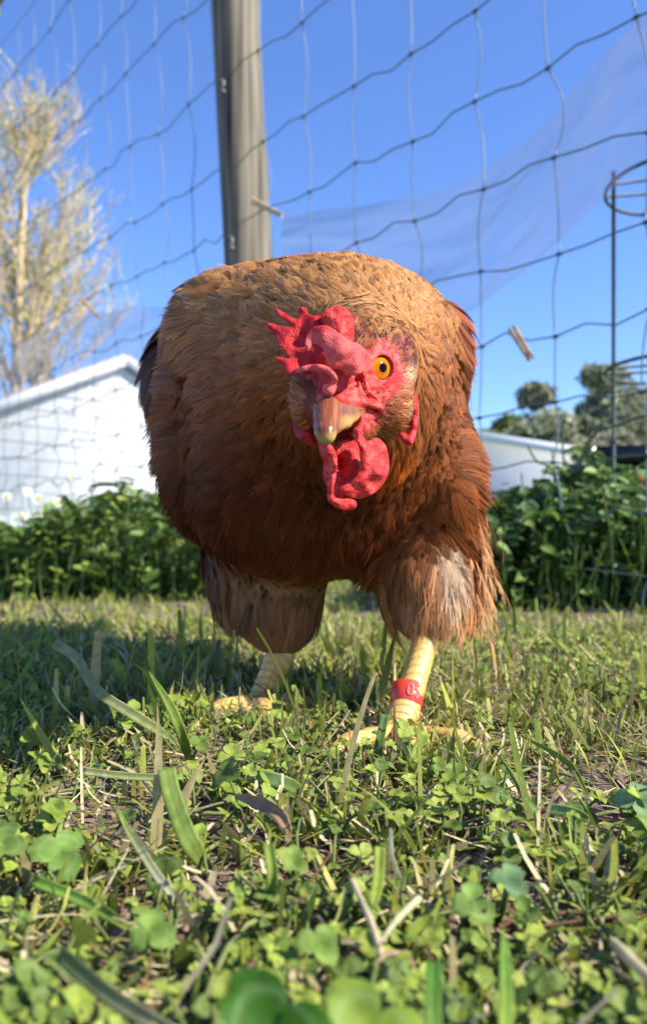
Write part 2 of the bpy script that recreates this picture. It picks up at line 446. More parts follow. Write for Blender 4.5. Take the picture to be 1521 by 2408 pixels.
# ---- hero blades: (points (dx,dy,height above ground fraction-of-depth), width px, colour, label)
def ribbon(name, label, pts, wpx, col, cat="grass blade", colb=None, n=14, fold=.25, tilt=0., point=True, ribs=True, blunt=.9):
    """pts: (dx, dy, Z); Z None = where that sight line meets the ground"""
    q = []
    for (dx, dy, Z) in pts:
        zg = HC * FX / max(dy - HZ, 1) * .985
        q.append(P(dx, dy, zg if Z is None else Z * (.9 if dy > 1800 else 1)))
    C = spline(np.array(q), n); t = np.linspace(0, 1, n)
    T = nrm(np.gradient(C, axis=0)); view = nrm(C - np.array([0, 0, HC]))
    S = nrm(np.cross(T, view)); Nn = np.cross(S, T)
    S = S * math.cos(tilt) + Nn * math.sin(tilt); Nn = np.cross(S, T)
    Zm = C[:, 1].mean(); w = wpx * Zm / FX * (np.minimum(1, .55 + t * 2) if True else 1)
    if point: w = w * np.clip(1 - np.clip((t - .55) / .45, 0, 1) ** 1.6 * blunt, .05, 1)
    m = 7; v = np.linspace(-1, 1, m)
    rb = np.where(np.arange(m) % 2 == 0, 1, -1) * .02 if ribs else np.zeros(m)
    V = C[:, None] + S[:, None] * (v[None, :, None] * w[:, None, None] * .5) - Nn[:, None] * ((fold * np.abs(v) + rb)[None, :, None] * w[:, None, None] * .5)
    V2 = V + Nn[:, None] * np.full((n, 1, 1), .00025)
    ca = np.array(col) * 1.3; cb = ca if colb is None else np.array(colb) * 1.2
    cc = cb[None] * (1 - t[:, None]) ** 1.5 + ca[None] * (1 - (1 - t[:, None]) ** 1.5)
    cc = cc[:, None] * (1 + .10 * np.where(np.arange(m) % 2 == 0, 1, -1))[None, :, None] * R.uniform(.93, 1.07, (n, m, 1))
    VV = np.concatenate([V.reshape(-1, 3), V2.reshape(-1, 3)]); f = gridF(n, m)
    rim = np.concatenate([np.arange(n) * m, (n - 1) * m + np.arange(1, m), (np.arange(n)[::-1] * m + m - 1)[1:], np.arange(m)[::-1][1:]])
    rim = rim[:-1] if rim[0] == rim[-1] else rim
    rn = np.roll(rim, -1); K = n * m
    F = np.concatenate([f[:, ::-1], f + K, np.stack([rim, rn, rn + K, rim + K], -1)])
    o = mk(name, VV - C[0], F, M_grass, col=np.concatenate([cc.reshape(-1, 3)] * 2))
    o.location = C[0]
    return tag(o, label, cat)
LG, MG, DG, ST, BR = (.20, .26, .04), (.14, .20, .035), (.05, .11, .025), (.52, .45, .24), (.28, .17, .09)
GB = "tall_grass"
ribbon(GB, "long old grey-green blade leaning left in the hen's shadow, blunt dry tip", [(450, 1768, None), (330, 1690, .325), (230, 1625, .33), (180, 1548, .335), (128, 1512, .335)], 24, (.22, .22, .12), point=False, colb=(.2, .24, .07))
ribbon(GB, "pointed upright blade left of the hen's feet, bright green and sharp tipped", [(450, 1800, None), (425, 1720, .30), (400, 1660, .30), (350, 1578, .305)], 24, MG, colb=LG)
ribbon(GB, "broad ribbed blade standing before the bare soil patch on the left", [(490, 2050, None), (440, 1965, .235), (405, 1870, .25), (392, 1808, .256)], 44, (.16, .22, .05), colb=MG, point=False, fold=.12)
ribbon(GB, "straw-coloured stalk lying flat along the top of the left soil patch", [(430, 1828, .29), (310, 1826, .293), (188, 1812, .298)], 18, (.36, .36, .15), point=False, colb=(.2, .3, .07))
ribbon(GB, "upright folded green blade standing alone in the clover at centre", [(618, 2175, None), (640, 2070, .195), (632, 1985, .2)], 27, MG, colb=LG, fold=.6, point=False)
ribbon(GB, "pale green upright blade beside the forked straw", [(878, 2130, .182), (890, 2060, .195), (893, 1992, .2)], 26, LG, colb=LG, fold=.4, point=False)
ribbon(GB, "long curved blade with white base, leaning left through the clover", [(500, 2200, None), (390, 2085, .205), (335, 2005, .22), (300, 1950, .232), (272, 1890, .24)], 20, LG, colb=(.55, .5, .38))
ribbon(GB, "green blade lying across the clover toward the left edge", [(300, 2180, .185), (200, 2120, .198), (76, 2068, .206)], 27, (.14, .26, .04), colb=LG, fold=.35, point=False)
ribbon(GB, "dark blurred blade sweeping across the bottom left corner", [(430, 2440, .135), (260, 2340, .142), (140, 2240, .15)], 42, (.12, .15, .05), colb=(.3, .28, .16), point=False, tilt=.5)
ribbon(GB, "short broad pale blade lying flat in front of the left foot", [(715, 1862, .286), (650, 1835, .29), (582, 1822, .295)], 34, (.2, .32, .12), colb=LG, fold=.1, point=False)
ribbon(GB, "broad pale blade lying flat on the right soil patch", [(1385, 1928, .256), (1340, 1910, .26), (1285, 1902, .264)], 26, (.24, .33, .12), colb=LG, fold=.1, point=False)
ribbon(GB, "blurred bright green blade rising at bottom right, close to the lens", [(1185, 2460, .132), (1190, 2330, .142), (1182, 2180, .152)], 34, (.14, .26, .04), colb=LG)
ribbon(GB, "blurred dark green blade at the bottom edge near the forked straw", [(1020, 2470, .13), (1018, 2350, .138), (1020, 2262, .144)], 38, (.05, .15, .02), colb=MG, point=False)
ribbon(GB, "thin dark upright blade behind the grass left of the rear foot", [(503, 1640, .44), (508, 1560, .43), (516, 1505, .43)], 11, (.06, .08, .05), point=False)
ribbon(GB, "green blade crossing in front of the leg with the red band", [(980, 1800, .315), (955, 1745, .32), (915, 1672, .325)], 17, MG, colb=LG)
ribbon(GB, "dark green blade standing just before the front toes", [(880, 1800, None), (893, 1740, .32), (905, 1680, .325)], 20, (.07, .13, .04), colb=LG, point=False)
ribbon(GB, "thick cut blade standing just right of the front toes", [(955, 1835, None), (975, 1780, .305), (1000, 1722, .31)], 26, LG, colb=LG, point=False)
ribbon(GB, "green blade hanging over the clover near the right edge", [(1380, 1870, .28), (1330, 1790, .29), (1215, 1725, .31)], 14, LG, colb=LG)
ribbon("dry_litter", "curled brown dead leaf lying on the soil at centre", [(680, 1960, .243), (655, 1915, .25), (600, 1885, .262), (540, 1868, .27)], 30, (.3, .2, .12), cat="dead leaf", colb=BR, fold=.5)
def straw(name, label, chains, cat):
    b = MB()
    o0 = None
    for pts, w0, w1, col in chains:
        C = spline(np.array([P(p[0], p[1], p[2] * .93) for p in pts]), 14)
        if o0 is None: o0 = C[0]
        tube(b, C, np.linspace(w0, w1, 14) * C[:, 1].mean() / FX / 2 * R.uniform(.9, 1.1, 14), 8, np.array(col) * R.uniform(.85, 1.1, (14, 1)))
    o = b.build(name, M_grass, off=o0); o.location = o0
    return tag(o, label, cat)
straw("forked_straw", "pale forked dry stalk standing in the foreground clover", [([(922, 2440, .138), (905, 2300, .152), (880, 2190, .162), (828, 2070, .175)], 24, 16, (.55, .46, .3)), ([(895, 2215, .16), (935, 2160, .168), (985, 2112, .178)], 14, 20, (.5, .5, .28)),
      ([(870, 2290, .152), (905, 2245, .157), (955, 2248, .16), (972, 2290, .156), (950, 2350, .15)], 12, 14, (.38, .26, .16))], "straw")

straw("dry_stalk", "pale dry stalk poking in from the lower right edge", [([(1580, 2350, .140), (1500, 2275, .150), (1440, 2215, .158)], 34, 26, (.55, .47, .28))], "straw")
# hero clover
def hero_clover(label, dx, dy, px, nv, rot, col, nl=3, zz=None, stem=(0, 0)):
    g = MB(); Z = (HC * FX / (dy - HZ)) * .86 if zz is None else zz
    Z = Z * .97
    c = P(dx, dy, Z)
    clovers(g, c[None], np.array([nv], float), np.array([rot], float), np.array([px * Z / FX]), np.array([col], float), nl)
    rt = np.array([c[0] + stem[0], c[1] + .012 + stem[1], 0.]); stems(g, rt[None], c[None], np.array([.0008]), np.array([.15, .2, .06]), 8, 6)
    o = g.build("clover_plant", M_clover, off=rt); o.location = rt
    return tag(o, label, "clover leaf")
hero_clover("big clover leaf with pale chevrons at the left, below the soil patch", 142, 2005, 88, (.25, -.8, 1), .4, (.13, .22, .04))
hero_clover("lime green crinkled clover leaf low in the left foreground", 355, 2190, 70, (.1, -.9, .9), 1.0, (.18, .28, .05))
hero_clover("clover leaf with round leaflets in the open soil right of centre", 1112, 2118, 66, (.0, -.9, 1), .55, (.15, .24, .045))
hero_clover("blue-green pair of clover leaflets facing up beside the round-leafed clover", 1195, 2068, 62, (.1, -.45, 1), .1, (.11, .2, .08))
hero_clover("pale clover leaf at the right edge beside the bare soil", 1495, 1880, 66, (-.1, -.9, .9), 1.9, (.16, .25, .10))
hero_clover("clover leaf in shade at the far left edge below the grass", 10, 1985, 70, (.2, -.8, 1), 1.2, (.13, .2, .04))
hero_clover("out of focus dark clover leaf at the bottom edge, left of centre", 640, 2440, 165, (.1, -1, .5), 1.55, (.04, .13, .008), zz=.116)
hero_clover("out of focus bright clover leaf at the bottom edge, right of centre", 860, 2440, 170, (.3, -1, .6), 1.45, (.17, .25, .03), zz=.120)
hero_clover("glossy clover leaf in the middle foreground above the blurred leaves", 750, 2220, 66, (.15, -.7, 1), .2, (.16, .25, .04))
hero_clover("small upright clover leaf at centre near the white speck", 690, 2030, 44, (.2, -.8, .9), .9, (.15, .22, .04))
# ------------------------------------------------------------------ the hen
def surfnet(F):
    """naive surface nets; F<0 inside. returns verts in index space, quads"""
    F = F.astype(np.float32); s = F < 0
    nx, ny, nz = F.shape
    c = np.zeros((nx - 1, ny - 1, nz - 1), np.int8)
    for i in (0, 1):
        for j in (0, 1):
            for k in (0, 1): c += s[i:nx - 1 + i, j:ny - 1 + j, k:nz - 1 + k]
    I = np.argwhere((c > 0) & (c < 8))
    acc = np.zeros((len(I), 3)); cnt = np.zeros(len(I))
    cor = [(i, j, k) for i in (0, 1) for j in (0, 1) for k in (0, 1)]
    val = {q: F[I[:, 0] + q[0], I[:, 1] + q[1], I[:, 2] + q[2]] for q in cor}
    for a in cor:
        for ax in range(3):
            if a[ax]: continue
            b = list(a); b[ax] = 1; b = tuple(b)
            va, vb = val[a], val[b]; m = (va < 0) != (vb < 0)
            t = va / np.where(va == vb, 1, va - vb)
            p = np.tile(np.array(a, float), (len(I), 1)); p[:, ax] += t
            acc[m] += p[m]; cnt[m] += 1
    V = I + acc / cnt[:, None]
    idx = -np.ones(c.shape, np.int64); idx[I[:, 0], I[:, 1], I[:, 2]] = np.arange(len(I))
    Q = []
    for ax in range(3):
        sl0 = [slice(None)] * 3; sl1 = [slice(None)] * 3
        sl0[ax] = slice(0, -1); sl1[ax] = slice(1, None)
        A = s[tuple(sl0)]; B = s[tuple(sl1)]
        E = np.argwhere(A != B); u, v = [(1, 2), (2, 0), (0, 1)][ax]
        E = E[(E[:, u] > 0) & (E[:, v] > 0) & (E[:, u] < F.shape[u] - 1) & (E[:, v] < F.shape[v] - 1)]
        def g(du, dv):
            e = E.copy(); e[:, u] -= du; e[:, v] -= dv; return idx[e[:, 0], e[:, 1], e[:, 2]]
        q = np.stack([g(1, 1), g(0, 1), g(0, 0), g(1, 0)], -1)
        fl = ~A[E[:, 0], E[:, 1], E[:, 2]]; 
        if ax != 9: q[fl] = q[fl][:, ::-1]
        Q.append(q)
    return V, np.concatenate(Q)

def smin(a, b, k):
    h = np.maximum(k - np.abs(a - b), 0) / k
    return np.minimum(a, b) - h * h * k * .25
def ell(X, Y, Z, c, r):
    x, y, z = (X - c[0]) / r[0], (Y - c[1]) / r[1], (Z - c[2]) / r[2]
    k0 = np.sqrt(x * x + y * y + z * z); k1 = np.sqrt((x / r[0]) ** 2 + (y / r[1]) ** 2 + (z / r[2]) ** 2)
    return k0 * (k0 - 1) / np.maximum(k1, 1e-6)
def cap(X, Y, Z, a, b, r1, r2):
    a = np.asarray(a, float); b = np.asarray(b, float); d = b - a; L2 = d @ d
    t = np.clip(((X - a[0]) * d[0] + (Y - a[1]) * d[1] + (Z - a[2]) * d[2]) / L2, 0, 1)
    return np.sqrt((X - a[0] - d[0] * t) ** 2 + (Y - a[1] - d[1] * t) ** 2 + (Z - a[2] - d[2] * t) ** 2) - (r1 + (r2 - r1) * t)
def chain(X, Y, Z, pts, k):
    d = None
    for (a, ra), (b, rb) in zip(pts[:-1], pts[1:]):
        e = cap(X, Y, Z, a, b, ra, rb); d = e if d is None else smin(d, e, k)
    return d

# ---- torso, neck, thighs  (metres, world axes)
st = .0028
ax_ = np.arange(-.15, .15, st, dtype=np.float32); ay_ = np.arange(.27, .74, st, dtype=np.float32); az_ = np.arange(.015, .40, st, dtype=np.float32)
X, Y, Z = np.meshgrid(ax_, ay_, az_, indexing='ij', sparse=True)
tc = P(732, 985, .485)
nz = np.where(Z > tc[2], 4.6, 1.95)
upz = np.clip((Z - tc[2] + .03) / .06, 0, 1)
rx_ = .0790 + .0060 * upz; rz_ = np.where(Z > tc[2], .0755, .087)
gx_ = (np.abs((X - tc[0]) / rx_) ** nz + np.abs((Z - tc[2]) / rz_) ** nz) ** (1 / nz)
ry = np.where(Y < tc[1], .122, .15)
D = ((gx_ ** 2.5 + np.abs((Y - tc[1]) / ry) ** 2.5) ** .4 - 1) * .09
D = smin(D, ell(X, Y, Z, P(712, 1140, .44), (.062, .080, .053)), .03)
D = smin(D, ell(X, Y, Z, P(1030, 1150, .450), (.021, .05, .046)), .03)             # right flank
D = smin(D, ell(X, Y, Z, P(486, 1060, .455), (.018, .05, .045)), .03)
WD_L = ell(X, Y, Z, P(462, 960, .53), (.0265, .105, .054)); WD_R = ell(X, Y, Z, P(1000, 910, .53), (.0250, .105, .050)); WD_ = np.minimum(WD_L, WD_R)
D = smin(D, WD_, .010)
# rump and tail root
D = smin(D, cap(X, Y, Z, (0, .58, .19), (.005, .68, .265), .06, .02), .06)
# neck and head
nk = chain(X, Y, Z, [(P(850, 840, .314), .0175), (P(835, 860, .335), .030), (P(800, 880, .37), .048), (P(760, 900, .42), .06)], .02)
nk = smin(nk, ell(X, Y, Z, P(868, 985, .338), (.022, .026, .030)), .02)
nk = smin(nk, ell(X, Y, Z, H(905, 640, 303), (.0155, .020, .0185)), .012)
D = smin(D, nk, .03)
# thighs
tl = chain(X, Y, Z, [(P(600, 1290, .50), .034), (P(634, 1380, .475), .0275), (P(652, 1440, .46), .0145), (P(668, 1482, .457), .008)], .03)
tr = chain(X, Y, Z, [(P(990, 1260, .47), .034), (P(1008, 1355, .44), .0240), (P(1005, 1408, .42), .0140), (P(1003, 1448, .412), .0075)], .03)
D = smin(D, tl, .015); D = smin(D, tr, .022)
Vb, Fb = surfnet(D)
def trilin(F, V):
    i = np.clip(V.astype(int), 0, np.array(F.shape) - 2); f = V - i; r = 0
    for a in (0, 1):
        for b in (0, 1):
            for c in (0, 1):
                w = (f[:, 0] if a else 1 - f[:, 0]) * (f[:, 1] if b else 1 - f[:, 1]) * (f[:, 2] if c else 1 - f[:, 2])
                r = r + w * F[i[:, 0] + a, i[:, 1] + b, i[:, 2] + c]
    return r
def gradn(F, V, e=1.0):
    g = []
    for a in range(3):
        d = np.zeros(3); d[a] = e
        hi = np.clip(V + d, 0, np.array(F.shape) - 1.01); lo = np.clip(V - d, 0, np.array(F.shape) - 1.01)
        g.append(trilin(F, hi) - trilin(F, lo))
    return nrm(np.stack(g, -1))
NbI = gradn(D, Vb)
Bw = np.stack([ax_[0] + Vb[:, 0] * st, ay_[0] + Vb[:, 1] * st, az_[0] + Vb[:, 2] * st], -1)

# ---- colour of the plumage at a place on the bird, with some shade painted in
BUFF, ORG, CHS, DRK, PALE = [np.array(c) for c in ((.43, .190, .056), (.30, .092, .018), (.125, .030, .009), (.075, .021, .010), (.74, .56, .38))]
def sstep(x, a, b):
    t = np.clip((x - a) / (b - a), 0, 1); return t * t * (3 - 2 * t)
def mixc(a, b, t): return a * (1 - t[:, None]) + b * t[:, None]
PATCH = [(P(1072, 1318, .405), .0105), (P(1060, 1372, .400), .007), (P(515, 1392, .43), .011), (P(480, 1240, .44), .012)]
def plum(p):
    dx, dy = proj(p)
    n = fbm(p[:, 0] * 45 + 50, p[:, 2] * 45 + p[:, 1] * 30, 3)
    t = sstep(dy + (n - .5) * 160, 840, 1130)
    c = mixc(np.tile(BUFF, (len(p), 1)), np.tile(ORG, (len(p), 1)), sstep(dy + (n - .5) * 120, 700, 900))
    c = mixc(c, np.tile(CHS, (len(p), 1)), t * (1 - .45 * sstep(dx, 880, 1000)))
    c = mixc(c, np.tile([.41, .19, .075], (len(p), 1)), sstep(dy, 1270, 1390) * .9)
    c = mixc(c, np.tile([.055, .015, .007], (len(p), 1)), sstep(dy, 1000, 1150) * (1 - sstep(dx, 780, 920)) * .3)  # lower left breast: shade painted into the plumage colour
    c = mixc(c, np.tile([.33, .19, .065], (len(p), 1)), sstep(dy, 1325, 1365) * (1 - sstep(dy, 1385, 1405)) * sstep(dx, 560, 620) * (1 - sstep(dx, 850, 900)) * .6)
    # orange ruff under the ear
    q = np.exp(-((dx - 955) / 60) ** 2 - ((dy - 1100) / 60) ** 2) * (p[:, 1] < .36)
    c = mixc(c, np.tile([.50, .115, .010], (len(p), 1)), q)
    # wing coverts darker; shade of the far sides is put in too
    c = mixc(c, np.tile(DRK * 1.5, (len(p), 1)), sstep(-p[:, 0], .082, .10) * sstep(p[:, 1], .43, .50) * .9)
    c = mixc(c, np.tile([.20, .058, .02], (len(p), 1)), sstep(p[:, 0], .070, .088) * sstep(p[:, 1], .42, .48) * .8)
    for (pc, r) in PATCH:
        c = mixc(c, np.tile([.58, .43, .28], (len(p), 1)), .7 * np.exp(-(np.linalg.norm(p - pc, axis=1) / r) ** 4))
    return c * (.8 + .4 * n)[:, None]

M_body = mat("hen_skin", attr=True, rough=.55, sss=.12, noise=.14, nscale=500, bump=.55, bscale=1500, bdist=.0006, spec=.4)
M_leg = mat("hen_leg_scale", attr=True, rough=.42, sss=.1, noise=.12, nscale=300, bump=.3, bscale=700, bdist=.0004)
M_flesh = mat("comb_flesh", attr=True, rough=.5, sss=.2, sssr=(.003, .0007, .0005), noise=.2, nscale=900, bump=.8, bscale=1700, bdist=.0008, spec=.2)
M_feather = mat("feather", attr=True, rough=.6, trans=.14, spec=.14)
def feather_mat():
    nt = M_feather.node_tree; N = nt.nodes; L = nt.links
    pb = [x for x in N if x.type == 'BSDF_PRINCIPLED'][0]; tr = [x for x in N if x.type == 'BSDF_TRANSLUCENT'][0]; out = [x for x in N if x.type == 'OUTPUT_MATERIAL'][0]
    src = pb.inputs['Base Color'].links[0].from_socket
    a = N.new('ShaderNodeAttribute'); a.attribute_name = 'uvp'; s = N.new('ShaderNodeSeparateXYZ'); L.new(a.outputs['Vector'], s.inputs[0])
    cb = N.new('ShaderNodeCombineXYZ'); m = N.new('ShaderNodeMath'); m.operation = 'MULTIPLY'; m.inputs[1].default_value = 1.6; L.new(s.outputs[0], m.inputs[0])
    m2 = N.new('ShaderNodeMath'); m2.operation = 'MULTIPLY'; m2.inputs[1].default_value = 34; L.new(s.outputs[1], m2.inputs[0]); L.new(m.outputs[0], cb.inputs[0]); L.new(m2.outputs[0], cb.inputs[1])
    n = N.new('ShaderNodeTexNoise'); n.inputs['Scale'].default_value = 1; n.inputs['Detail'].default_value = 2; L.new(cb.outputs[0], n.inputs['Vector'])
    mr = N.new('ShaderNodeMapRange'); mr.inputs[1].default_value = .3; mr.inputs[2].default_value = .7; mr.inputs[3].default_value = .62; mr.inputs[4].default_value = 1.38; L.new(n.outputs[0], mr.inputs[0])
    sc = N.new('ShaderNodeVectorMath'); sc.operation = 'SCALE'; L.new(src, sc.inputs[0]); L.new(mr.outputs[0], sc.inputs['Scale'])
    L.new(sc.outputs[0], pb.inputs['Base Color']); L.new(sc.outputs[0], tr.inputs['Color'])
    # barbs thin out towards the tip
    ad = N.new('ShaderNodeMath'); ad.operation = 'MULTIPLY_ADD'; L.new(n.outputs[0], ad.inputs[0]); ad.inputs[1].default_value = -.9; L.new(s.outputs[0], ad.inputs[2])
    al = N.new('ShaderNodeMapRange'); al.inputs[1].default_value = .38; al.inputs[2].default_value = .62; al.inputs[3].default_value = 1; al.inputs[4].default_value = 0.12; L.new(ad.outputs[0], al.inputs[0])
    sh = out.inputs[0].links[0].from_socket; t = N.new('ShaderNodeBsdfTransparent'); mi = N.new('ShaderNodeMixShader'); L.new(al.outputs[0], mi.inputs[0]); L.new(t.outputs[0], mi.inputs[1]); L.new(sh, mi.inputs[2]); L.new(mi.outputs[0], out.inputs[0])
feather_mat()

# ---- face: fine grid in sight-line space so the proportions can be measured (depth in mm)
K = .0471
def pgrid(x0, x1, y0, y1, z0, z1, s=8, sz=.45):
    return np.arange(x0, x1, s, dtype=np.float32), np.arange(y0, y1, s, dtype=np.float32), np.arange(z0, z1, sz, dtype=np.float32)
def psdf(px, py, poly, sub=5):
    """2-D signed distance (mm) to closed smoothed polygon, over grid px x py"""
    q = np.array(poly, float); q = np.concatenate([q[-1:], q, q[:2]])
    S = []
    for i in range(1, len(q) - 2):
        for t in np.arange(sub) / sub:
            a, b, c, d = q[i - 1], q[i], q[i + 1], q[i + 2]
            S.append(.5 * (2 * b + (c - a) * t + (2 * a - 5 * b + 4 * c - d) * t * t + (3 * b - a - 3 * c + d) * t ** 3))
    S = np.array(S); A, B = np.meshgrid(px, py, indexing='ij')
    best = np.full(A.shape, 1e9); ins = np.zeros(A.shape, bool)
    for i in range(len(S)):
        a, b = S[i], S[(i + 1) % len(S)]; e = b - a; L = e @ e + 1e-9
        t = np.clip(((A - a[0]) * e[0] + (B - a[1]) * e[1]) / L, 0, 1)
        best = np.minimum(best, (A - a[0] - e[0] * t) ** 2 + (B - a[1] - e[1] * t) ** 2)
        c = (a[1] > B) != (b[1] > B)
        with np.errstate(divide='ignore', invalid='ignore'):
            xi = (b[0] - a[0]) * (B - a[1]) / (b[1] - a[1] if b[1] != a[1] else 1e-9) + a[0]
        ins ^= c & (A < xi)
    d = np.sqrt(best) * K
    return np.where(ins, -d, d).astype(np.float32)
def rbf(px, py, ctl):
    """smooth depth surface through control points (x, y, z)"""
    c = np.array(ctl, float); A, B = np.meshgrid(px, py, indexing='ij'); w = 0; s = 0
    for x, y, z in c:
        k = 1 / (((A - x) ** 2 + (B - y) ** 2) / 1e4 + .05) ** 1.6; w = w + k; s = s + k * z
    return (s / w).astype(np.float32)
def sheet(px, py, pz, poly, ctl, th, rnd=None, taper=3.0, wob=0):
    d2 = psdf(px, py, poly); zs = rbf(px, py, ctl)
    if wob:
        A, B = np.meshgrid(px, py, indexing='ij'); zs = zs + (fbm(A / 70, B / 70, 3) - .5) * wob
    t = th * .5 * np.clip(-d2 / taper, 0.12, 1) ** .45            # thinner towards the edge
    r = .3
    dz = np.abs(pz[None, None] - zs[..., None]) - t[..., None]
    q = np.maximum(d2[..., None] + r, 0) ; w = np.maximum(dz + r, 0)
    return np.sqrt(q * q + w * w) + np.minimum(np.maximum(d2[..., None] + r, dz + r), 0) - r
def pbuild(D_, g):
    V, F = surfnet(D_)
    px, py, pz = g
    n = gradn(D_, V)
    cx = px[0] + V[:, 0] * (px[1] - px[0]); cy = py[0] + V[:, 1] * (py[1] - py[0]); cz = pz[0] + V[:, 2] * (pz[1] - pz[0])
    nw = nrm(np.stack([n[:, 0], n[:, 2] * (px[1] - px[0]) * K / (pz[1] - pz[0]), -n[:, 1]], -1))
    return H(cx, cy, cz), F, nw, np.stack([cx, cy, cz], -1)

RED, PINK, SHADE_RED = np.array([.52, .022, .022]), np.array([.64, .12, .10]), np.array([.30, .012, .022])
gf = pgrid(250, 1340, 230, 1330, 236, 322)
XX, YY, ZZ = np.meshgrid(gf[0] * K, gf[1] * K, gf[2], indexing='ij', sparse=True)
def kp(x, y, z): return (x * K, y * K, z)
Fd = ell(XX, YY, ZZ, kp(800, 740, 295), (20.0, 21, 21))
Fd = smin(Fd, ell(XX, YY, ZZ, kp(905, 640, 303), (17.0, 20, 20)), 5)
Fd = smin(Fd, ell(XX, YY, ZZ, kp(690, 960, 275), (10.5, 9, 14)), 7)
Fd = smin(Fd, ell(XX, YY, ZZ, kp(1050, 960, 290), (8.5, 11, 12)), 6)
Fd = smin(Fd, ell(XX, YY, ZZ, kp(470, 900, 284), (6.5, 11, 12)), 6)
Fd = smin(Fd, ell(XX, YY, ZZ, kp(760, 1130, 280), (9, 7, 12)), 6)
EC, EN = np.array([936 * K, 690 * K, 281.5]), np.array([.60, -.02, -.80]); EN = EN / np.linalg.norm(EN)
ER = 6.6
# lid bulge, ring and opening
dE = np.sqrt((XX - EC[0]) ** 2 + (YY - EC[1]) ** 2 + (ZZ - EC[2]) ** 2)
Fd = smin(Fd, dE - (ER + .7), 4)
al = (XX - EC[0]) * EN[0] + (YY - EC[1]) * EN[1] + (ZZ - EC[2]) * EN[2]
rad = np.sqrt(np.maximum(dE ** 2 - al ** 2, 0))
ring = np.sqrt((rad - 4.9) ** 2 + (al - 5.3) ** 2) - .75
Fd = smin(Fd, ring, 1.2)
ring2 = np.sqrt((rad - 7.2) ** 2 + (al - 4.4) ** 2) - .8
Fd = smin(Fd, ring2, 2.5)
Fd = np.maximum(Fd, -np.where(al > 0, rad - 4.4, 9))
# folds of bare skin
for pts, r in [([(870, 740, 271), (905, 860, 270), (985, 930, 273)], .8), ([(835, 800, 268), (860, 900, 267), (935, 960, 271)], .7), ([(850, 945, 266), (930, 955, 269), (1000, 985, 274), (1005, 1030, 276)], 1.1),
               ([(1150, 640, 287), (1160, 760, 288), (1120, 850, 284)], .9), ([(1000, 490, 284), (1090, 540, 286), (1140, 640, 287)], 1.0), ([(930, 560, 277), (900, 640, 273), (880, 740, 271)], .9), ([(780, 1060, 268), (860, 1060, 270), (960, 1040, 276)], .9)]:
    Fd = smin(Fd, chain(XX, YY, ZZ, [(kp(*p), r) for p in pts], 1.0), 1.6)
Fd = Fd + ((np.sin(XX * 4.1 + YY * 1.7) * np.sin(YY * 5.3 - XX) * .12)).astype(np.float32)
fV, fF, fN, fc = pbuild(Fd, gf)
def inpoly(x, y, poly):
    ins = np.zeros(len(x), bool); q = poly
    for i in range(len(q)):
        (x0, y0), (x1, y1) = q[i], q[(i + 1) % len(q)]
        c = (y0 > y) != (y1 > y); ins ^= c & (x < (x1 - x0) * (y - y0) / (y1 - y0 + 1e-9) + x0)
    return ins
SKIN = [(440, 640), (800, 560), (905, 560), (940, 500), (1000, 478), (1070, 500), (1125, 570), (1160, 660), (1160, 800), (1120, 880), (1040, 930), (1010, 1000), (1000, 1080), (900, 1180), (520, 1250), (455, 1050), (440, 800)]
def skinmask(c):
    jx = c[:, 0] + (fbm(c[:, 0] / 25, c[:, 1] / 25, 2) - .5) * 50; jy = c[:, 1] + (fbm(c[:, 0] / 25 + 9, c[:, 1] / 25, 2) - .5) * 50
    return inpoly(jx, jy, SKIN) & (c[:, 2] < 298)
sk = skinmask(fc)
nn = fbm(fc[:, 0] / 30, fc[:, 1] / 30, 3)
fcol = np.where(sk[:, None], mixc(np.tile(RED, (len(fc), 1)), np.tile(PINK, (len(fc), 1)), sstep(nn, .35, .75)), np.array([.30, .05, .03]))
fcol = np.where(((fc[:, 0] < 500 + 40 * nn) & (fc[:, 1] > 770))[:, None], np.array([.17, .038, .022]), fcol)  # far cheek darker: its shaded look is put into the skin colour
fcol = np.where(((fc[:, 0] > 620) & (fc[:, 0] < 800) & (fc[:, 1] > 1130))[:, None], np.array([.10, .006, .008]), fcol)  # dark red mouth gap under the beak, its shade painted in too
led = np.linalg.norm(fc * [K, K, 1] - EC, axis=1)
fcol = np.where((led < 7.4)[:, None] & (fc[:, 2] < 281)[:, None], np.array([.50, .16, .12]), fcol)

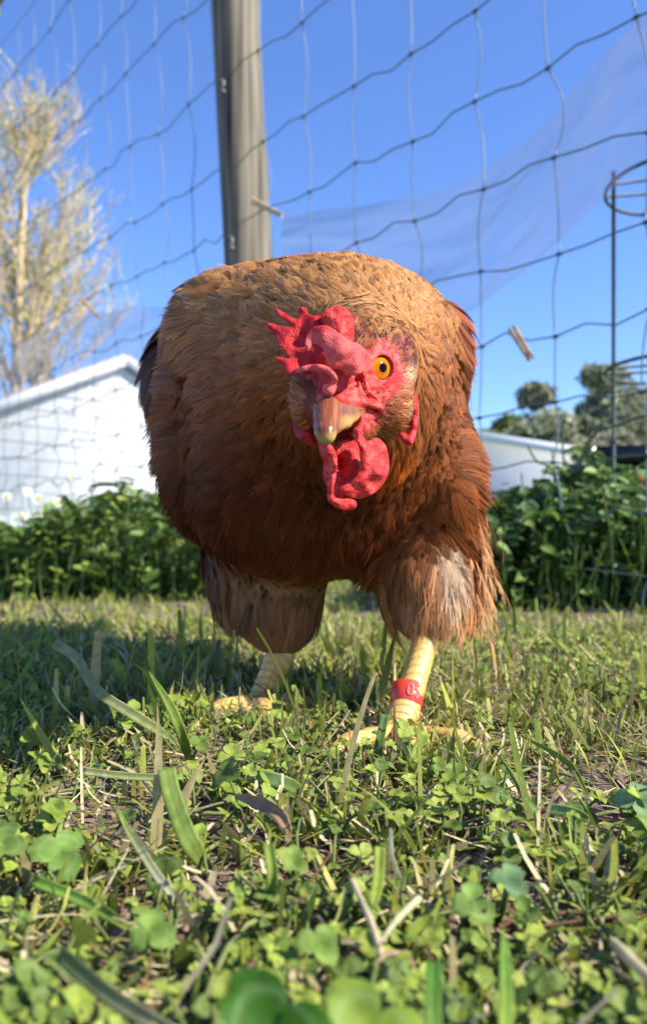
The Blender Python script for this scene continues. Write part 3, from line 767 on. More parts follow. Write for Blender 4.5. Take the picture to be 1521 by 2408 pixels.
# ---- legs
def leg(path, rads, toes):
    mb = MB()
    path = np.array([P(*p) for p in path]); n = 110
    C = spline(path, n); rr = np.interp(np.linspace(0, 1, n), np.linspace(0, 1, len(rads)), rads)
    m = 36; th = np.linspace(0, 2 * np.pi, m, endpoint=False)
    T = nrm(np.gradient(C, axis=0)); s = np.concatenate([[0], np.cumsum(np.linalg.norm(np.diff(C, axis=0), axis=1))])
    def scaled(C, rr, s, T, ref, m, pitch):
        A = nrm(ref - (T @ ref)[:, None] * T); B = np.cross(T, A); th = np.linspace(0, 2 * np.pi, m, endpoint=False)
        off = .5 * np.sin(th * 1.0)[None] * .25 + .25 * np.cos(th * 2)[None]
        row = (s[:, None] / pitch + off + (np.abs(np.mod(th / np.pi * 2, 2) - 1)[None]) * .35)
        f = np.mod(row, 1)
        sc = (f ** .5) * (1 - np.clip((f - .86) / .14, 0, 1)) 
        ed = np.minimum(f, 1 - f); crease = np.clip(ed / .10, 0, 1)
        colm = np.clip(np.abs(np.mod(th / (2 * np.pi) * 5, 1) - .5) * -2 + 1, 0, 1); colm = np.clip(colm / .15, 0, 1)[None]
        r = rr[:, None] * (1 + .07 * sc * colm - .05 * (1 - crease))
        V = C[:, None] + (A[:, None] * np.cos(th)[None, :, None] + B[:, None] * np.sin(th)[None, :, None]) * r[..., None]
        j = _T[(np.floor(row).astype(int) * 7) & 255, (np.arange(m) // 8 * 13)[None] & 255]
        col = np.array([.62, .39, .11]) * (.82 + .3 * j)[..., None]
        col = col * (.5 + .5 * (crease * (.4 + .6 * colm)))[..., None]
        mb.add(V, [gridF(len(C), m, 0, True), np.arange(m)[::-1][None], (np.arange(m) + (len(C) - 1) * m)[None]], col.reshape(-1, 3))
    scaled(C, rr, s, T, np.array([0, -1, 0.]), m, .0046)
    for tp, tr_ in toes:
        q = spline(np.array(tp), 46); s2 = np.concatenate([[0], np.cumsum(np.linalg.norm(np.diff(q, axis=0), axis=1))])
        t = np.linspace(0, 1, 46); r2 = np.interp(t, [0, .3, .55, .82, .9, 1], [tr_, tr_ * .86, tr_ * .88, tr_ * .66, tr_ * .4, .0004])
        r2 = r2 * (1 + .07 * np.cos(t * 20))
        scaled(q, r2, s2, nrm(np.gradient(q, axis=0)), np.array([0, 0, 1.]), 20, .0042)
    return mb
def toe(a, d, L, drop=0.002):
    a = np.array(a, float); d = nrm(np.array([d[0], d[1], 0.])); e = a + d * L
    return [a, a + d * L * .3 + [0, 0, -.0005 + (.004 - a[2]) * .6], a + d * L * .6 + [0, 0, .0045 - a[2]], a + d * L * .85 + [0, 0, .0035 - a[2]], e + [0, 0, .0012 - a[2]]]
fr = P(932, 1722, .371); fl = P(612, 1652, .454)
rl = leg([(1010, 1425, .419), (998, 1505, .404), (985, 1560, .394), (968, 1615, .386), (953, 1660, .380), (940, 1700, .375), (930, 1728, .371)],
         [.0072, .0068, .0063, .0064, .0068, .0076, .0086, .0088],
         [(toe(fr, (-.62, -.75), .052), .0058), (toe(fr, (.05, -1), .056), .006), (toe(fr, (.75, -.6), .047), .0054), (toe(fr, (.3, 1), .024), .0045)])
ll = leg([(684, 1450, .465), (655, 1550, .456), (638, 1590, .455), (622, 1628, .4545), (610, 1660, .454)],
         [.0088, .0082, .0074, .0074, .0084], [(toe(fl, (-.5, -.85), .05), .0055), (toe(fl, (.15, -1), .055), .0058), (toe(fl, (.8, -.6), .045), .0052), (toe(fl, (.2, 1), .024), .0044)])

# ---- body: torso + face skin + legs, one mesh
hen = bpy.data.objects.new("hen", None); COL.objects.link(hen); hen.empty_display_size = .05
tag(hen, "brown hen striding forward with lowered head, red comb, red numbered ring on one leg", "hen")
bb = MB()
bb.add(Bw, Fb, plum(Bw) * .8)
bb.add(fV, fF, fcol)
nb = len(Fb) + len(fF)
nA = len(Fb)
lv = MB()
for src in (rl, ll):
    for Vv, Cc in zip(src.V, src.C): pass
body_V = [Bw, fV] + [np.concatenate(x.V) for x in (rl, ll)]
offs = np.cumsum([0] + [len(v) for v in body_V])
quads = [Fb + offs[0], fF + offs[1]]; ng = []
for i, x in enumerate((rl, ll)):
    quads.append(np.concatenate([f for f in x.F if f.shape[1] == 4]) + offs[2 + i])
    ng += [f + offs[2 + i] for f in x.F if f.shape[1] != 4]
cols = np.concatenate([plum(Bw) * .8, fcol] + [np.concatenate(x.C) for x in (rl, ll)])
mi = np.concatenate([np.full(len(quads[0]), 0), np.full(len(quads[1]), 1), np.full(len(quads[2]) + len(quads[3]), 2), np.full(sum(len(f) for f in ng), 2)])
M_under = mat("feather_base", attr=True, rough=.9)
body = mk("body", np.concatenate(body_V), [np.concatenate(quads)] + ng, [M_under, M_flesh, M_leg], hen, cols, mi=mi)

# ---- comb (folded over to one side), wattles, ear lobes
def cmix(c, edge, z=None, a=RED, b=PINK, s=.5):
    n = fbm(c[:, 0] / 22, c[:, 1] / 22, 3); return mixc(np.tile(a, (len(c), 1)), np.tile(b, (len(c), 1)), sstep(n, .38, .78) * s)
gc = pgrid(110, 960, 190, 960, 236, 300)
A_ = [(205, 238), (255, 262), (310, 296), (372, 322), (392, 300), (378, 262), (402, 232), (440, 240), (462, 285), (530, 296), (590, 262), (680, 300), (700, 420), (720, 560), (640, 640), (560, 660), (480, 690), (400, 690), (325, 748), (275, 700), (232, 640), (205, 606), (260, 608), (318, 618), (285, 575), (240, 520), (205, 450), (148, 368), (178, 352), (240, 372), (340, 380), (290, 340), (235, 300)]
B_ = [(470, 405), (520, 375), (600, 372), (680, 420), (760, 480), (840, 512), (900, 570), (922, 640), (890, 700), (820, 742), (745, 742), (700, 700), (640, 692), (600, 660), (585, 590), (560, 535), (510, 512), (482, 525), (462, 562), (438, 545), (436, 480)]
C_ = [(560, 285), (610, 242), (680, 222), (745, 245), (790, 310), (800, 400), (780, 480), (700, 500), (620, 420), (570, 360)]
D_ = [(318, 738), (345, 705), (400, 680), (470, 662), (560, 662), (620, 690), (665, 735), (680, 785), (650, 830), (585, 850), (570, 828), (620, 800), (632, 765), (600, 730), (540, 712), (440, 715), (360, 745)]
E_ = [(500, 690), (600, 690), (700, 690), (770, 720), (785, 790), (740, 840), (690, 870), (640, 880), (590, 850), (530, 840), (495, 790)]
cd = sheet(*gc, A_, [(700, 500, 268), (600, 600, 268), (560, 330, 276), (400, 450, 278), (210, 245, 283), (400, 235, 280), (150, 360, 281), (215, 610, 275), (330, 740, 269), (480, 640, 271), (400, 600, 275)], 3.2, wob=2)
cd = smin(cd, sheet(*gc, B_, [(480, 450, 260), (440, 540, 258), (600, 450, 258), (700, 560, 255), (800, 640, 258), (900, 640, 263), (760, 730, 259), (620, 640, 256)], 3.2, wob=.6), .4)
cd = smin(cd, sheet(*gc, C_, [(600, 300, 272), (680, 260, 273), (760, 330, 274), (700, 450, 270), (780, 450, 275)], 6, taper=5, wob=1.5), .7)
cd = smin(cd, sheet(*gc, D_, [(330, 740, 262), (450, 690, 257), (560, 680, 254), (650, 740, 252), (640, 820, 254), (570, 840, 256)], 3.2, wob=1), .6)
cd = smin(cd, sheet(*gc, E_, [(500, 750, 266), (600, 720, 262), (700, 720, 264), (620, 850, 262), (780, 780, 268)], 6, taper=4, wob=2), 1)
XX, YY, ZZ = np.meshgrid(gc[0] * K, gc[1] * K, gc[2], indexing='ij', sparse=True)
cd = smin(cd, chain(XX, YY, ZZ, [(kp(640, 830, 256), 1.5), (kp(620, 862, 254), 1.6), (kp(590, 850, 255), 1.2)], 1), 1.2)
cd = smin(cd, chain(XX, YY, ZZ, [(kp(720, 480, 276), 3.5), (kp(660, 640, 270), 3.5), (kp(640, 760, 266), 3)], 1.5), 2)
cV, cF, cN, cc = pbuild(cd, gc)
ccol = cmix(cc, None, s=.55)
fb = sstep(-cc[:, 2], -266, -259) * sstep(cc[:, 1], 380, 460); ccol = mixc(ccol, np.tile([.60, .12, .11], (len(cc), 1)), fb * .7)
ccol = mixc(ccol, np.tile([.40, .008, .014], (len(cc), 1)), (1 - fb) * sstep(-cc[:, 0], -640, -540) * .7 + 0)  # back blade deepened to crimson: its shade is in the colour
ccol = mixc(ccol, np.tile([.30, .008, .012], (len(cc), 1)), sstep(cc[:, 1], 690, 760) * (1 - sstep(-cc[:, 2], -262, -256)) * .8)  # recess above the beak painted darker, as shade
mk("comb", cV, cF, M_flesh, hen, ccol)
gw = pgrid(520, 1090, 1020, 1770, 238, 290)
WL_ = [(530, 1235), (600, 1245), (645, 1285), (668, 1335), (677, 1400), (667, 1500), (650, 1590), (655, 1650), (700, 1668), (760, 1664), (812, 1684), (820, 1722), (790, 1748), (720, 1752), (650, 1722), (605, 1672), (600, 1600), (615, 1520), (600, 1460), (572, 1390), (545, 1310)]
wl = sheet(*gw, WL_, [(540, 1250, 254), (640, 1300, 250), (670, 1400, 250), (640, 1550, 251), (640, 1680, 253), (800, 1710, 257), (590, 1420, 255)], 3.6, taper=2.2, wob=.8)
WM_ = [(575, 1400), (600, 1300), (655, 1290), (700, 1240), (730, 1170), (800, 1140), (832, 1260), (848, 1400), (820, 1490), (770, 1560), (740, 1640), (700, 1668), (650, 1650), (620, 1600), (590, 1560), (570, 1480)]
wm = sheet(*gw, WM_, [(600, 1450, 264), (700, 1600, 264), (780, 1200, 272), (820, 1300, 270), (800, 1450, 266), (690, 1400, 276), (640, 1320, 270), (600, 1350, 264)], 3.2, wob=1)
WR_ = [(848, 1036), (885, 1058), (902, 1090), (868, 1130), (866, 1190), (900, 1236), (945, 1212), (990, 1218), (1038, 1272), (1060, 1360), (1062, 1450), (1030, 1540), (970, 1612), (880, 1660), (800, 1664), (735, 1640), (694, 1602), (702, 1574), (760, 1552), (820, 1492), (850, 1400), (840, 1300), (805, 1210), (793, 1150), (825, 1125), (842, 1090)]
wr = sheet(*gw, WR_, [(870, 1060, 266), (830, 1150, 260), (850, 1300, 257), (860, 1400, 256), (820, 1500, 256), (710, 1590, 256), (950, 1230, 264), (1050, 1400, 266), (950, 1450, 258), (880, 1640, 260), (1000, 1560, 263)], 4.2, taper=2.6, wob=1)
def part(nm, g, dd, a=RED, b=PINK, s=.6):
    V, F, N_, c = pbuild(dd, g); return mk(nm, V, F, M_flesh, hen, cmix(c, None, a=a, b=b, s=s))
part("wattle", gw, smin(wl, wm, 1.0)); part("wattle", gw, wr)
ge = pgrid(320, 1310, 850, 1300, 268, 306)
E1 = [(1255, 878), (1276, 930), (1281, 1050), (1266, 1170), (1242, 1250), (1210, 1270), (1170, 1242), (1138, 1200), (1092, 1182), (1120, 1152), (1170, 1165), (1203, 1190), (1212, 1140), (1200, 1060), (1215, 960), (1236, 900)]
E2 = [(365, 940), (395, 1000), (430, 1080), (480, 1110), (500, 1200), (515, 1250), (480, 1268), (430, 1252), (380, 1212), (350, 1140), (340, 1050), (345, 990)]
part("ear_lobe", ge, sheet(*ge, E1, [(1260, 900, 292), (1275, 1100, 290), (1210, 1250, 287), (1205, 1060, 293), (1100, 1180, 289)], 4, taper=2, wob=2), b=np.array([.60, .08, .11]))
part("ear_lobe", ge, sheet(*ge, E2, [(360, 950, 288), (345, 1100, 288), (430, 1240, 284), (500, 1200, 282)], 5, taper=2.5, wob=2), a=SHADE_RED, b=RED)  # far lobe in a darker red that carries its shade

# ---- beak
gk = pgrid(460, 930, 880, 1290, 230, 284, s=6, sz=.4)
XX, YY, ZZ = np.meshgrid(gk[0] * K, gk[1] * K, gk[2], indexing='ij', sparse=True)
bk = chain(XX, YY, ZZ, [(kp(606, 938, 256.5), 2.2), (kp(604, 985, 255.5), 3.8), (kp(597, 1050, 252), 4.6), (kp(592, 1120, 245), 4.25), (kp(590, 1175, 240.5), 3.7), (kp(594, 1204, 239.5), 2.7)], 1.2)
sd = chain(XX, YY, ZZ, [(kp(660, 1010, 257), 3.4), (kp(760, 1020, 264), 2.5), (kp(865, 998, 271), 1.1)], 2)
sd = smin(sd, chain(XX, YY, ZZ, [(kp(650, 1130, 248), 2.6), (kp(735, 1095, 258), 2.0), (kp(850, 1015, 269), 1.2)], 2), 3)
bk = smin(bk, sd, 2.2)
bk = smin(bk, chain(XX, YY, ZZ, [(kp(540, 1000, 262), 2.2), (kp(505, 960, 270), 1.4)], 2), 2)
kV, kF, kN, kc = pbuild(bk, gk)
t = sstep(kc[:, 1] + (kc[:, 0] - 590) * .25, 1150, 1250); side = sstep(kc[:, 0], 670, 760)
st_ = fbm(kc[:, 0] / 14, kc[:, 1] / 160, 2)
bcol = mixc(np.tile([.16, .044, .018], (len(kc), 1)), np.tile([.28, .10, .034], (len(kc), 1)), sstep(st_, .4, .7))
bcol = mixc(bcol, np.tile([.44, .29, .06], (len(kc), 1)), np.maximum(t, side * .75 * sstep(kc[:, 1], 1010, 1090)))
bcol = mixc(bcol, np.tile([.26, .23, .10], (len(kc), 1)), sstep(kc[:, 1], 1195, 1245))
bcol = mixc(bcol, np.tile([.16, .085, .05], (len(kc), 1)), side * (1 - sstep(kc[:, 1], 990, 1040)) * .8)
M_beak = mat("beak_horn", attr=True, rough=.33, sss=0, spec=.3, coat=.05, noise=.12, nscale=400, bump=.15, bscale=800, bdist=.0004)
mk("beak", kV, kF, M_beak, hen, bcol)
# nostril covers
gn = pgrid(470, 810, 810, 1010, 250, 284, s=6, sz=.4)
def nost(poly, ctl): 
    V, F, N_, c = pbuild(sheet(*gn, poly, ctl, 3.2, taper=2), gn)
    mk("nostril_cover", V, F, M_beak, hen, np.array([.20, .085, .06]) * R.uniform(.85, 1.15, (len(V), 1)))
nost([(715, 850), (760, 840), (790, 860), (770, 920), (735, 970), (700, 975), (690, 940), (700, 890)], [(700, 900, 264), (780, 870, 269), (710, 970, 264)])
if False: nost([(486, 850), (508, 870), (525, 910), (545, 955), (525, 978), (498, 965), (486, 910)], [(490, 860, 268), (540, 960, 264)])

# ---- eyes
def eye(c, nrm_, r, iris=4.45, pup=1.7):
    """c, nrm_ in head mm space"""
    nu, nv = 60, 48; a = np.linspace(0, np.pi * .5, nu); th = np.linspace(0, 2 * np.pi, nv, endpoint=False)
    n0 = np.array(nrm_); A = np.cross(n0, [0, 1, 0]); A /= np.linalg.norm(A); B = np.cross(n0, A)
    pts = c + r * (n0 * np.cos(a)[:, None, None] + (A * np.cos(th)[:, None] + B * np.sin(th)[:, None])[None] * np.sin(a)[:, None, None])
    rho = r * np.sin(a)
    col = np.where(rho[:, None, None] < pup, np.array([.003, .003, .004]), mixc(np.tile([.42, .09, .004], (nu, 1)), np.tile([.60, .19, .007], (nu, 1)), sstep(rho, pup, iris * .8))[:, None])
    col = col * np.where(rho > pup, .8 + .35 * _T[3, :nv][None], 1)[..., None] if False else col * (.85 + .3 * _T[3, :nv][None, :, None] * np.ones((nu, 1, 1)))
    col = np.where((rho > iris * .87)[:, None, None], np.array([.16, .07, .03]), col)
    col = np.where((rho > iris * 1.0)[:, None, None], np.array([.05, .03, .03]), col)
    V = H(pts[..., 0] / K, pts[..., 1] / K, pts[..., 2])
    return mk("eye", V.reshape(-1, 3), gridF(nu, nv, 0, True)[:, ::-1], M_eye, hen, col.reshape(-1, 3))
M_eye = mat("eyeball", attr=True, rough=.1, coat=0, spec=.05)
eye(EC, EN, ER)
E2C = np.array([472 * K, 752 * K, 286]); E2N = np.array([-.85, -.05, -.52]); E2N /= np.linalg.norm(E2N)
eye(E2C, E2N, 6.0)
# dark gap between wattles under the beak: mouth red plus shade in the face colour
# ---- leg ring with numerals
bc = (P(956, 1637, .3835)); ax3 = nrm(P(968, 1600, .3885) - P(945, 1680, .378)); ax3 = nrm(ax3 + np.array([-.18, .0, 0]))
rf = np.array([0, -1, 0.]); A3 = nrm(rf - (ax3 @ rf) * ax3); B3 = np.cross(ax3, A3)
rb, hb = .0080, .0056
th = np.linspace(0, 2 * np.pi, 64, endpoint=False)
prof = [(rb - .0009, -hb), (rb, -hb), (rb + .0002, -hb * .96), (rb + .0002, hb * .96), (rb, hb), (rb - .0009, hb), (rb - .0009, -hb)]
V = np.array([[bc + ax3 * z + (A3 * math.cos(t_) + B3 * math.sin(t_)) * r_ for t_ in th] for r_, z in prof])
M_band = mat("ring_plastic", (.66, .05, .025), rough=.38, sss=.15, noise=.08, nscale=200)
band = mk("leg_ring", V.reshape(-1, 3), gridF(len(prof), 64, 0, True), M_band, hen)
def numeral(strokes, x0, w, h, parent):
    mb = MB()
    for s_ in strokes:
        q = spline(np.array([(a, b, 0) for a, b in s_]), 18)
        ang = (x0 + q[:, 0] * w) / rb; zz = q[:, 1] * h
        C = bc + ax3 * zz[:, None] + (A3 * np.cos(ang)[:, None] + B3 * np.sin(ang)[:, None]) * (rb + .00022)
        tube(mb, C, .00052, 6)
    return mb
M_num = mat("ring_numeral", (.44, .10, .10), rough=.5)
nb_ = MB()
for strokes, x0 in (([[(0, 1), (-.8, .5), (-.85, -.5), (0, -1), (.8, -.5), (.8, .5), (0, 1)]], .0002), ([[(.9, 1), (-.55, 1)], [(-.6, 1), (-.7, .1), (.2, .25), (.8, -.3), (.4, -.95), (-.3, -1), (-.8, -.6)]], .0037)):
    m_ = numeral(strokes, x0, .0014, .0033, band)
    for V_, F_ in zip(m_.V, [None] * len(m_.V)): pass
    nb_.V += m_.V; nb_.C += m_.C; nb_.U += m_.U; nb_.F += [f + nb_.n for f in m_.F]; nb_.n += m_.n
nb_.build("numerals", M_num, band)

# ------------------------------------------------------------------ feathers
def feathers(p, N_, D_, L, W, col, tip, nf=7, ns=5, lift=.16, bend=.5, cup=.35, fray=.15, wild=.05, gap=.55, bow=None, soft=None):
    n = len(p)
    D_ = nrm(D_ - np.sum(D_ * N_, 1, keepdims=True) * N_); B = np.cross(N_, D_)
    t = np.linspace(0, 1, ns + 1)
    e = np.linspace(-1, 1, nf + 1); uc = (e[:-1] + e[1:]) / 2
    ls = (1 - .38 * uc ** 2)[None] * (1 + R.normal(0, fray, (n, nf)))
    tt = ls[:, :, None] * t[None, None]
    w = (np.clip(t, 0, 1) ** .55) * (1 - .25 * t ** 3)
    narrow = np.where(t > gap, 1 - .8 * (t - gap) / (1 - gap + 1e-6), 1)
    half = np.diff(e)[0] / 2 * 1.12
    if soft is None: soft = .62
    Nb = np.empty((n, nf, ns + 1, 2, 3))
    off = R.normal(0, wild, (n, nf)); offn = R.normal(0, wild * .8, (n, nf))
    V = np.empty((n, nf, ns + 1, 2, 3))
    L_, W_ = L[:, None, None], W[:, None, None]
    sway = R.normal(0, .10, n)[:, None, None]; jit = R.normal(0, .13, (n, nf)) + R.normal(0, .08, (n, 1))
    for side in (0, 1):
        u = uc[None, :, None] + (half * (1 if side else -1)) * narrow[None, None]
        u = u * w[None, None] + off[:, :, None] * tt ** 2 * 2
        a = tt * L_; b = u * W_ * .5 + sway * L_ * tt ** 2
        c = lift * tt * L_ - bend * tt ** 2 * L_ * .5 - cup * u ** 2 * W_ * .5 + offn[:, :, None] * tt ** 2 * L_ * .5 + (R.uniform(0, .02, n)[:, None, None] * L_)
        V[:, :, :, side] = p[:, None, None] + D_[:, None, None] * a[..., None] + B[:, None, None] * b[..., None] + N_[:, None, None] * c[..., None]
        gn_ = N_[:, None, None] + B[:, None, None] * (.35 * u)[..., None] + D_[:, None, None] * ((.25 * (t - .4))[None, None] + jit[:, :, None])[..., None]
        Nb[:, :, :, side] = gn_
    UV = np.empty((n, nf, ns + 1, 2, 2)); UV[..., 0] = t[None, None, :, None]; sd_ = R.uniform(0, 900, n)[:, None]
    UV[:, :, :, 0, 1] = (uc[None] - half + sd_)[:, :, None]; UV[:, :, :, 1, 1] = (uc[None] + half + sd_)[:, :, None]
    f = gridF(ns + 1, 2)
    F = (f[None] + (np.arange(n * nf) * (ns + 1) * 2)[:, None, None]).reshape(-1, 4)
    sc = R.normal(1, .10, (n, nf))
    tf = np.clip((t - .68) / .32, 0, 1)[None, None, :, None]
    c = (col[:, None, None] * (1 - tf) + tip[:, None, None] * tf) * sc[:, :, None, None]
    # paler shaft
    c = np.repeat(np.clip(c, 0, .9)[:, :, :, None], 2, 3)
    NRM.append(nrm(Nb.reshape(-1, 3)))
    return V.reshape(-1, 3), F, c.reshape(-1, 3), UV.reshape(-1, 2)
NRM = []
def setn(o):
    o.data.normals_split_custom_set_from_vertices(np.concatenate(NRM)); NRM.clear(); return o
def sample(V, F, N_, n):
    T = np.concatenate([F[:, [0, 1, 2]], F[:, [0, 2, 3]]])
    a, b, c = V[T[:, 0]], V[T[:, 1]], V[T[:, 2]]
    ar = np.linalg.norm(np.cross(b - a, c - a), axis=1); cs = np.cumsum(ar); k = np.searchsorted(cs, R.random(n) * cs[-1])
    u = R.random((n, 1)); v = R.random((n, 1)); f = u + v > 1; u = np.where(f, 1 - u, u); v = np.where(f, 1 - v, v)
    p = a[k] * (1 - u - v) + b[k] * u + c[k] * v
    return p, nrm(N_[T[k, 0]] * (1 - u - v) + N_[T[k, 1]] * u + N_[T[k, 2]] * v)
def thin(p, s, *r):
    o = R.permutation(len(p)); q = np.floor(p[o] / s).astype(np.int64); h = q[:, 0] * 73856093 ^ q[:, 1] * 19349663 ^ q[:, 2] * 83492791
    _, i = np.unique(h, return_index=True); k = o[i]
    return (p[k],) + tuple(x[k] for x in r)
HB = P(850, 850, .318)                               # back of the head
LEGD = np.minimum(tl, tr)
def legd(p):
    return trilin(LEGD, (p - [ax_[0], ay_[0], az_[0]]) / st)
def wingd(p):
    return trilin(WD_, (p - [ax_[0], ay_[0], az_[0]]) / st)
def flow(p):
    r = p - HB; d = np.linalg.norm(r, axis=1, keepdims=True)
    f = r / np.maximum(d, 1e-6) * 1.0 + np.array([0, .75, -.25]) * sstep(d, .04, .16)
    thl = sstep(-legd(p), -.016, -.004)[:, None]
    return nrm(f * (1 - thl) + np.array([0, -.15, -1.]) * thl)
FE = MB()
p, N_ = sample(Bw, Fb, NbI, 60000)
dh = np.linalg.norm(p - HB, axis=1)
dx, dy = proj(p)
hcx = (dx - 580.6) / .3143; hcy = (dy - 648.9) / .3143
infront = inpoly(hcx, hcy, [(330, 620), (800, 560), (900, 480), (1120, 480), (1230, 700), (1270, 900), (1200, 1180), (900, 1230), (500, 1280), (340, 1050)]) & (p[:, 1] < .308)
kq = ~infront & (dy < 1490)
p, N_, dh, dy, dx = p[kq], N_[kq], dh[kq], dy[kq], dx[kq]
D_ = flow(p) + R.normal(0, .10, p.shape)
def rows(mask, cell, Lf, Wf, **kw):
    q, n_, d_, h_ = thin(p[mask], cell, N_[mask], D_[mask], dh[mask])
    yx, yy = proj(q)
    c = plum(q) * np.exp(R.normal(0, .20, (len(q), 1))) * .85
    # pale fringes on the rows behind the head
    pale = np.exp(-((yy - 700) / 62) ** 2) * sstep(yx, 400, 560) * (1 - sstep(yx, 950, 1060)) * .95
    pale = np.maximum(pale, np.exp(-((yx - 590) / 60) ** 2 - ((yy - 800) / 110) ** 2) * .6) * R.random(len(q)) ** .6
    tip = mixc(c * 1.55, np.tile(PALE, (len(q), 1)), np.clip(pale, 0, 1))
    # dark flecks on the crown and nape
    L = Lf(h_) * np.exp(R.normal(0, .12, len(q))) * (1 + .35 * np.exp(-((yx - 480) / 110) ** 2 - ((yy - 780) / 150) ** 2)); W = Wf(h_) * np.exp(R.normal(0, .12, len(q)))
    FE.add(*feathers(q, n_, d_, L, W, c, tip, **kw))
wd_ = wingd(p); isw = (wd_ < .0045) & (p[:, 1] > .415) & (dh > .10)
head = dh < .045; neck = (dh >= .045) & (dh < .10); lg_ = legd(p); bodyf = (dh >= .10) & (lg_ > .006) & ~isw; legf = (lg_ <= .007) & (dy > 1200)
rows(head, .0026, lambda h: np.interp(h, [.015, .045], [.007, .014]), lambda h: np.interp(h, [.015, .045], [.0022, .0042]), nf=5, ns=4, lift=.10, bend=.2, gap=.45, wild=.04)
rows(neck, .0038, lambda h: np.interp(h, [.045, .10], [.015, .024]), lambda h: np.interp(h, [.045, .10], [.0058, .0125]), nf=9, ns=5, lift=.09, bend=.22, cup=.15, gap=.62, wild=.04, fray=.1)
rows(bodyf, .0050, lambda h: np.interp(h, [.10, .2], [.027, .036]), lambda h: np.interp(h, [.10, .2], [.019, .026]), nf=13, ns=6, lift=.075, bend=.30, cup=.12, gap=.78, fray=.05, wild=.025)
rows(bodyf & (R.random(len(p)) < .3), .016, lambda h: h * 0 + .030, lambda h: h * 0 + .011, nf=8, ns=6, lift=.11, bend=.32, cup=.1, gap=.5, fray=.14, wild=.06)
rows(legf & (dy < 1420), .0048, lambda h: h * 0 + .022, lambda h: h * 0 + .010, nf=10, ns=5, soft=.5, lift=.19, bend=.35, gap=.45, fray=.14, wild=.06)
rows(legf & (dy >= 1405), .0034, lambda h: h * 0 + .0085, lambda h: h * 0 + .0045, nf=6, ns=4, lift=.10, bend=.6, gap=.35, fray=.14, wild=.06)
# fluff at the back of the right thigh, long loose strands
pf = R.normal(0, 1, (420, 3)) * [.005, .012, .015] + P(1100, 1325, .435)
FE.add(*feathers(pf, np.tile([.8, -.5, .1], (420, 1)), np.stack([R.normal(.55, .3, 420), R.normal(.3, .3, 420), R.normal(-1, .25, 420)], -1), R.uniform(.012, .026, 420), R.uniform(.003, .006, 420), np.tile([.40, .20, .085], (420, 1)) * R.uniform(.7, 1.3, (420, 1)), np.tile([.58, .38, .20], (420, 1)), nf=5, ns=5, lift=.2, bend=.5, gap=.1, fray=.2, wild=.12))
for (pc, r) in []:
    k = 16; q = pc + R.normal(0, r * .42, (k, 3)); q[:, 1] = pc[1] - .012 + R.uniform(0, .006, k)
    FE.add(*feathers(q, np.tile([.15, -1, .1], (k, 1)), np.stack([R.normal(.1, .3, k), R.normal(0, .1, k), -np.ones(k)], -1), R.uniform(.012, .018, k), R.uniform(.010, .014, k), np.tile([.60, .46, .30], (k, 1)) * R.uniform(.8, 1.1, (k, 1)), np.tile([.68, .56, .40], (k, 1)), nf=11, ns=5, lift=.1, bend=.3, gap=.4, wild=.1))
setn(FE.build("plumage", M_feather, hen))

# bristle feathers on cheek, crown and ear
BR_ = MB()
q, n_ = sample(fV, fF, fN, 26000)
qx, qy = proj(q); cx = (qx - 580.6) / .3143; cy = (qy - 648.9) / .3143; cz = q[:, 1] * 1000
skn = skinmask(np.stack([cx, cy, cz], -1))
vis = (n_[:, 1] < .35) & ~inpoly(cx, cy, [(430, 200), (800, 240), (800, 520), (760, 740), (500, 860), (350, 700)])
kq = (~skn & vis & ((cy < 820) | (R.random(len(q)) < .55))) | (skn & vis & (cy > 860) & (R.random(len(q)) < .05) & (cx > 760)) 
q, n_, cx, cy = q[kq], n_[kq], cx[kq], cy[kq]
q, n_, cx, cy = thin(q, .00105, n_, cx, cy)
d_ = nrm(q - H(640, 980, 258)) + R.normal(0, .12, q.shape)
m_ = fbm(cx / 38, cy / 38, 2)
crown = inpoly(cx, cy, [(790, 200), (1000, 200), (1300, 560), (1250, 700), (1160, 640), (1090, 520), (1000, 470), (900, 480), (790, 560)])
bc_ = np.tile([.30, .10, .032], (len(q), 1)); bc_ = mixc(bc_, np.tile([.42, .21, .09], (len(q), 1)), sstep(m_, .5, .8))
bc_ = np.where(crown[:, None], mixc(np.tile([.36, .15, .05], (len(q), 1)), np.tile([.10, .035, .022], (len(q), 1)), sstep(m_ + np.clip((cx - 900) / 900, 0, .25), .42, .6)), bc_)
ear = np.exp(-((cx - 1215) / 50) ** 2 - ((cy - 730) / 55) ** 2); bc_ = mixc(bc_, np.tile([.60, .44, .28], (len(q), 1)), ear * .8)
L = np.interp(np.hypot(cx - 900, cy - 800), [150, 500], [.0028, .0055])
BR_.add(*feathers(q, n_, d_, L * np.exp(R.normal(0, .2, len(q))), L * .30, bc_ * np.exp(R.normal(0, .2, (len(q), 1))), bc_ * 1.3, nf=3, ns=3, lift=.22, bend=.3, gap=.2, fray=.2, wild=.1))
setn(BR_.build("face_bristles", M_feather, hen))

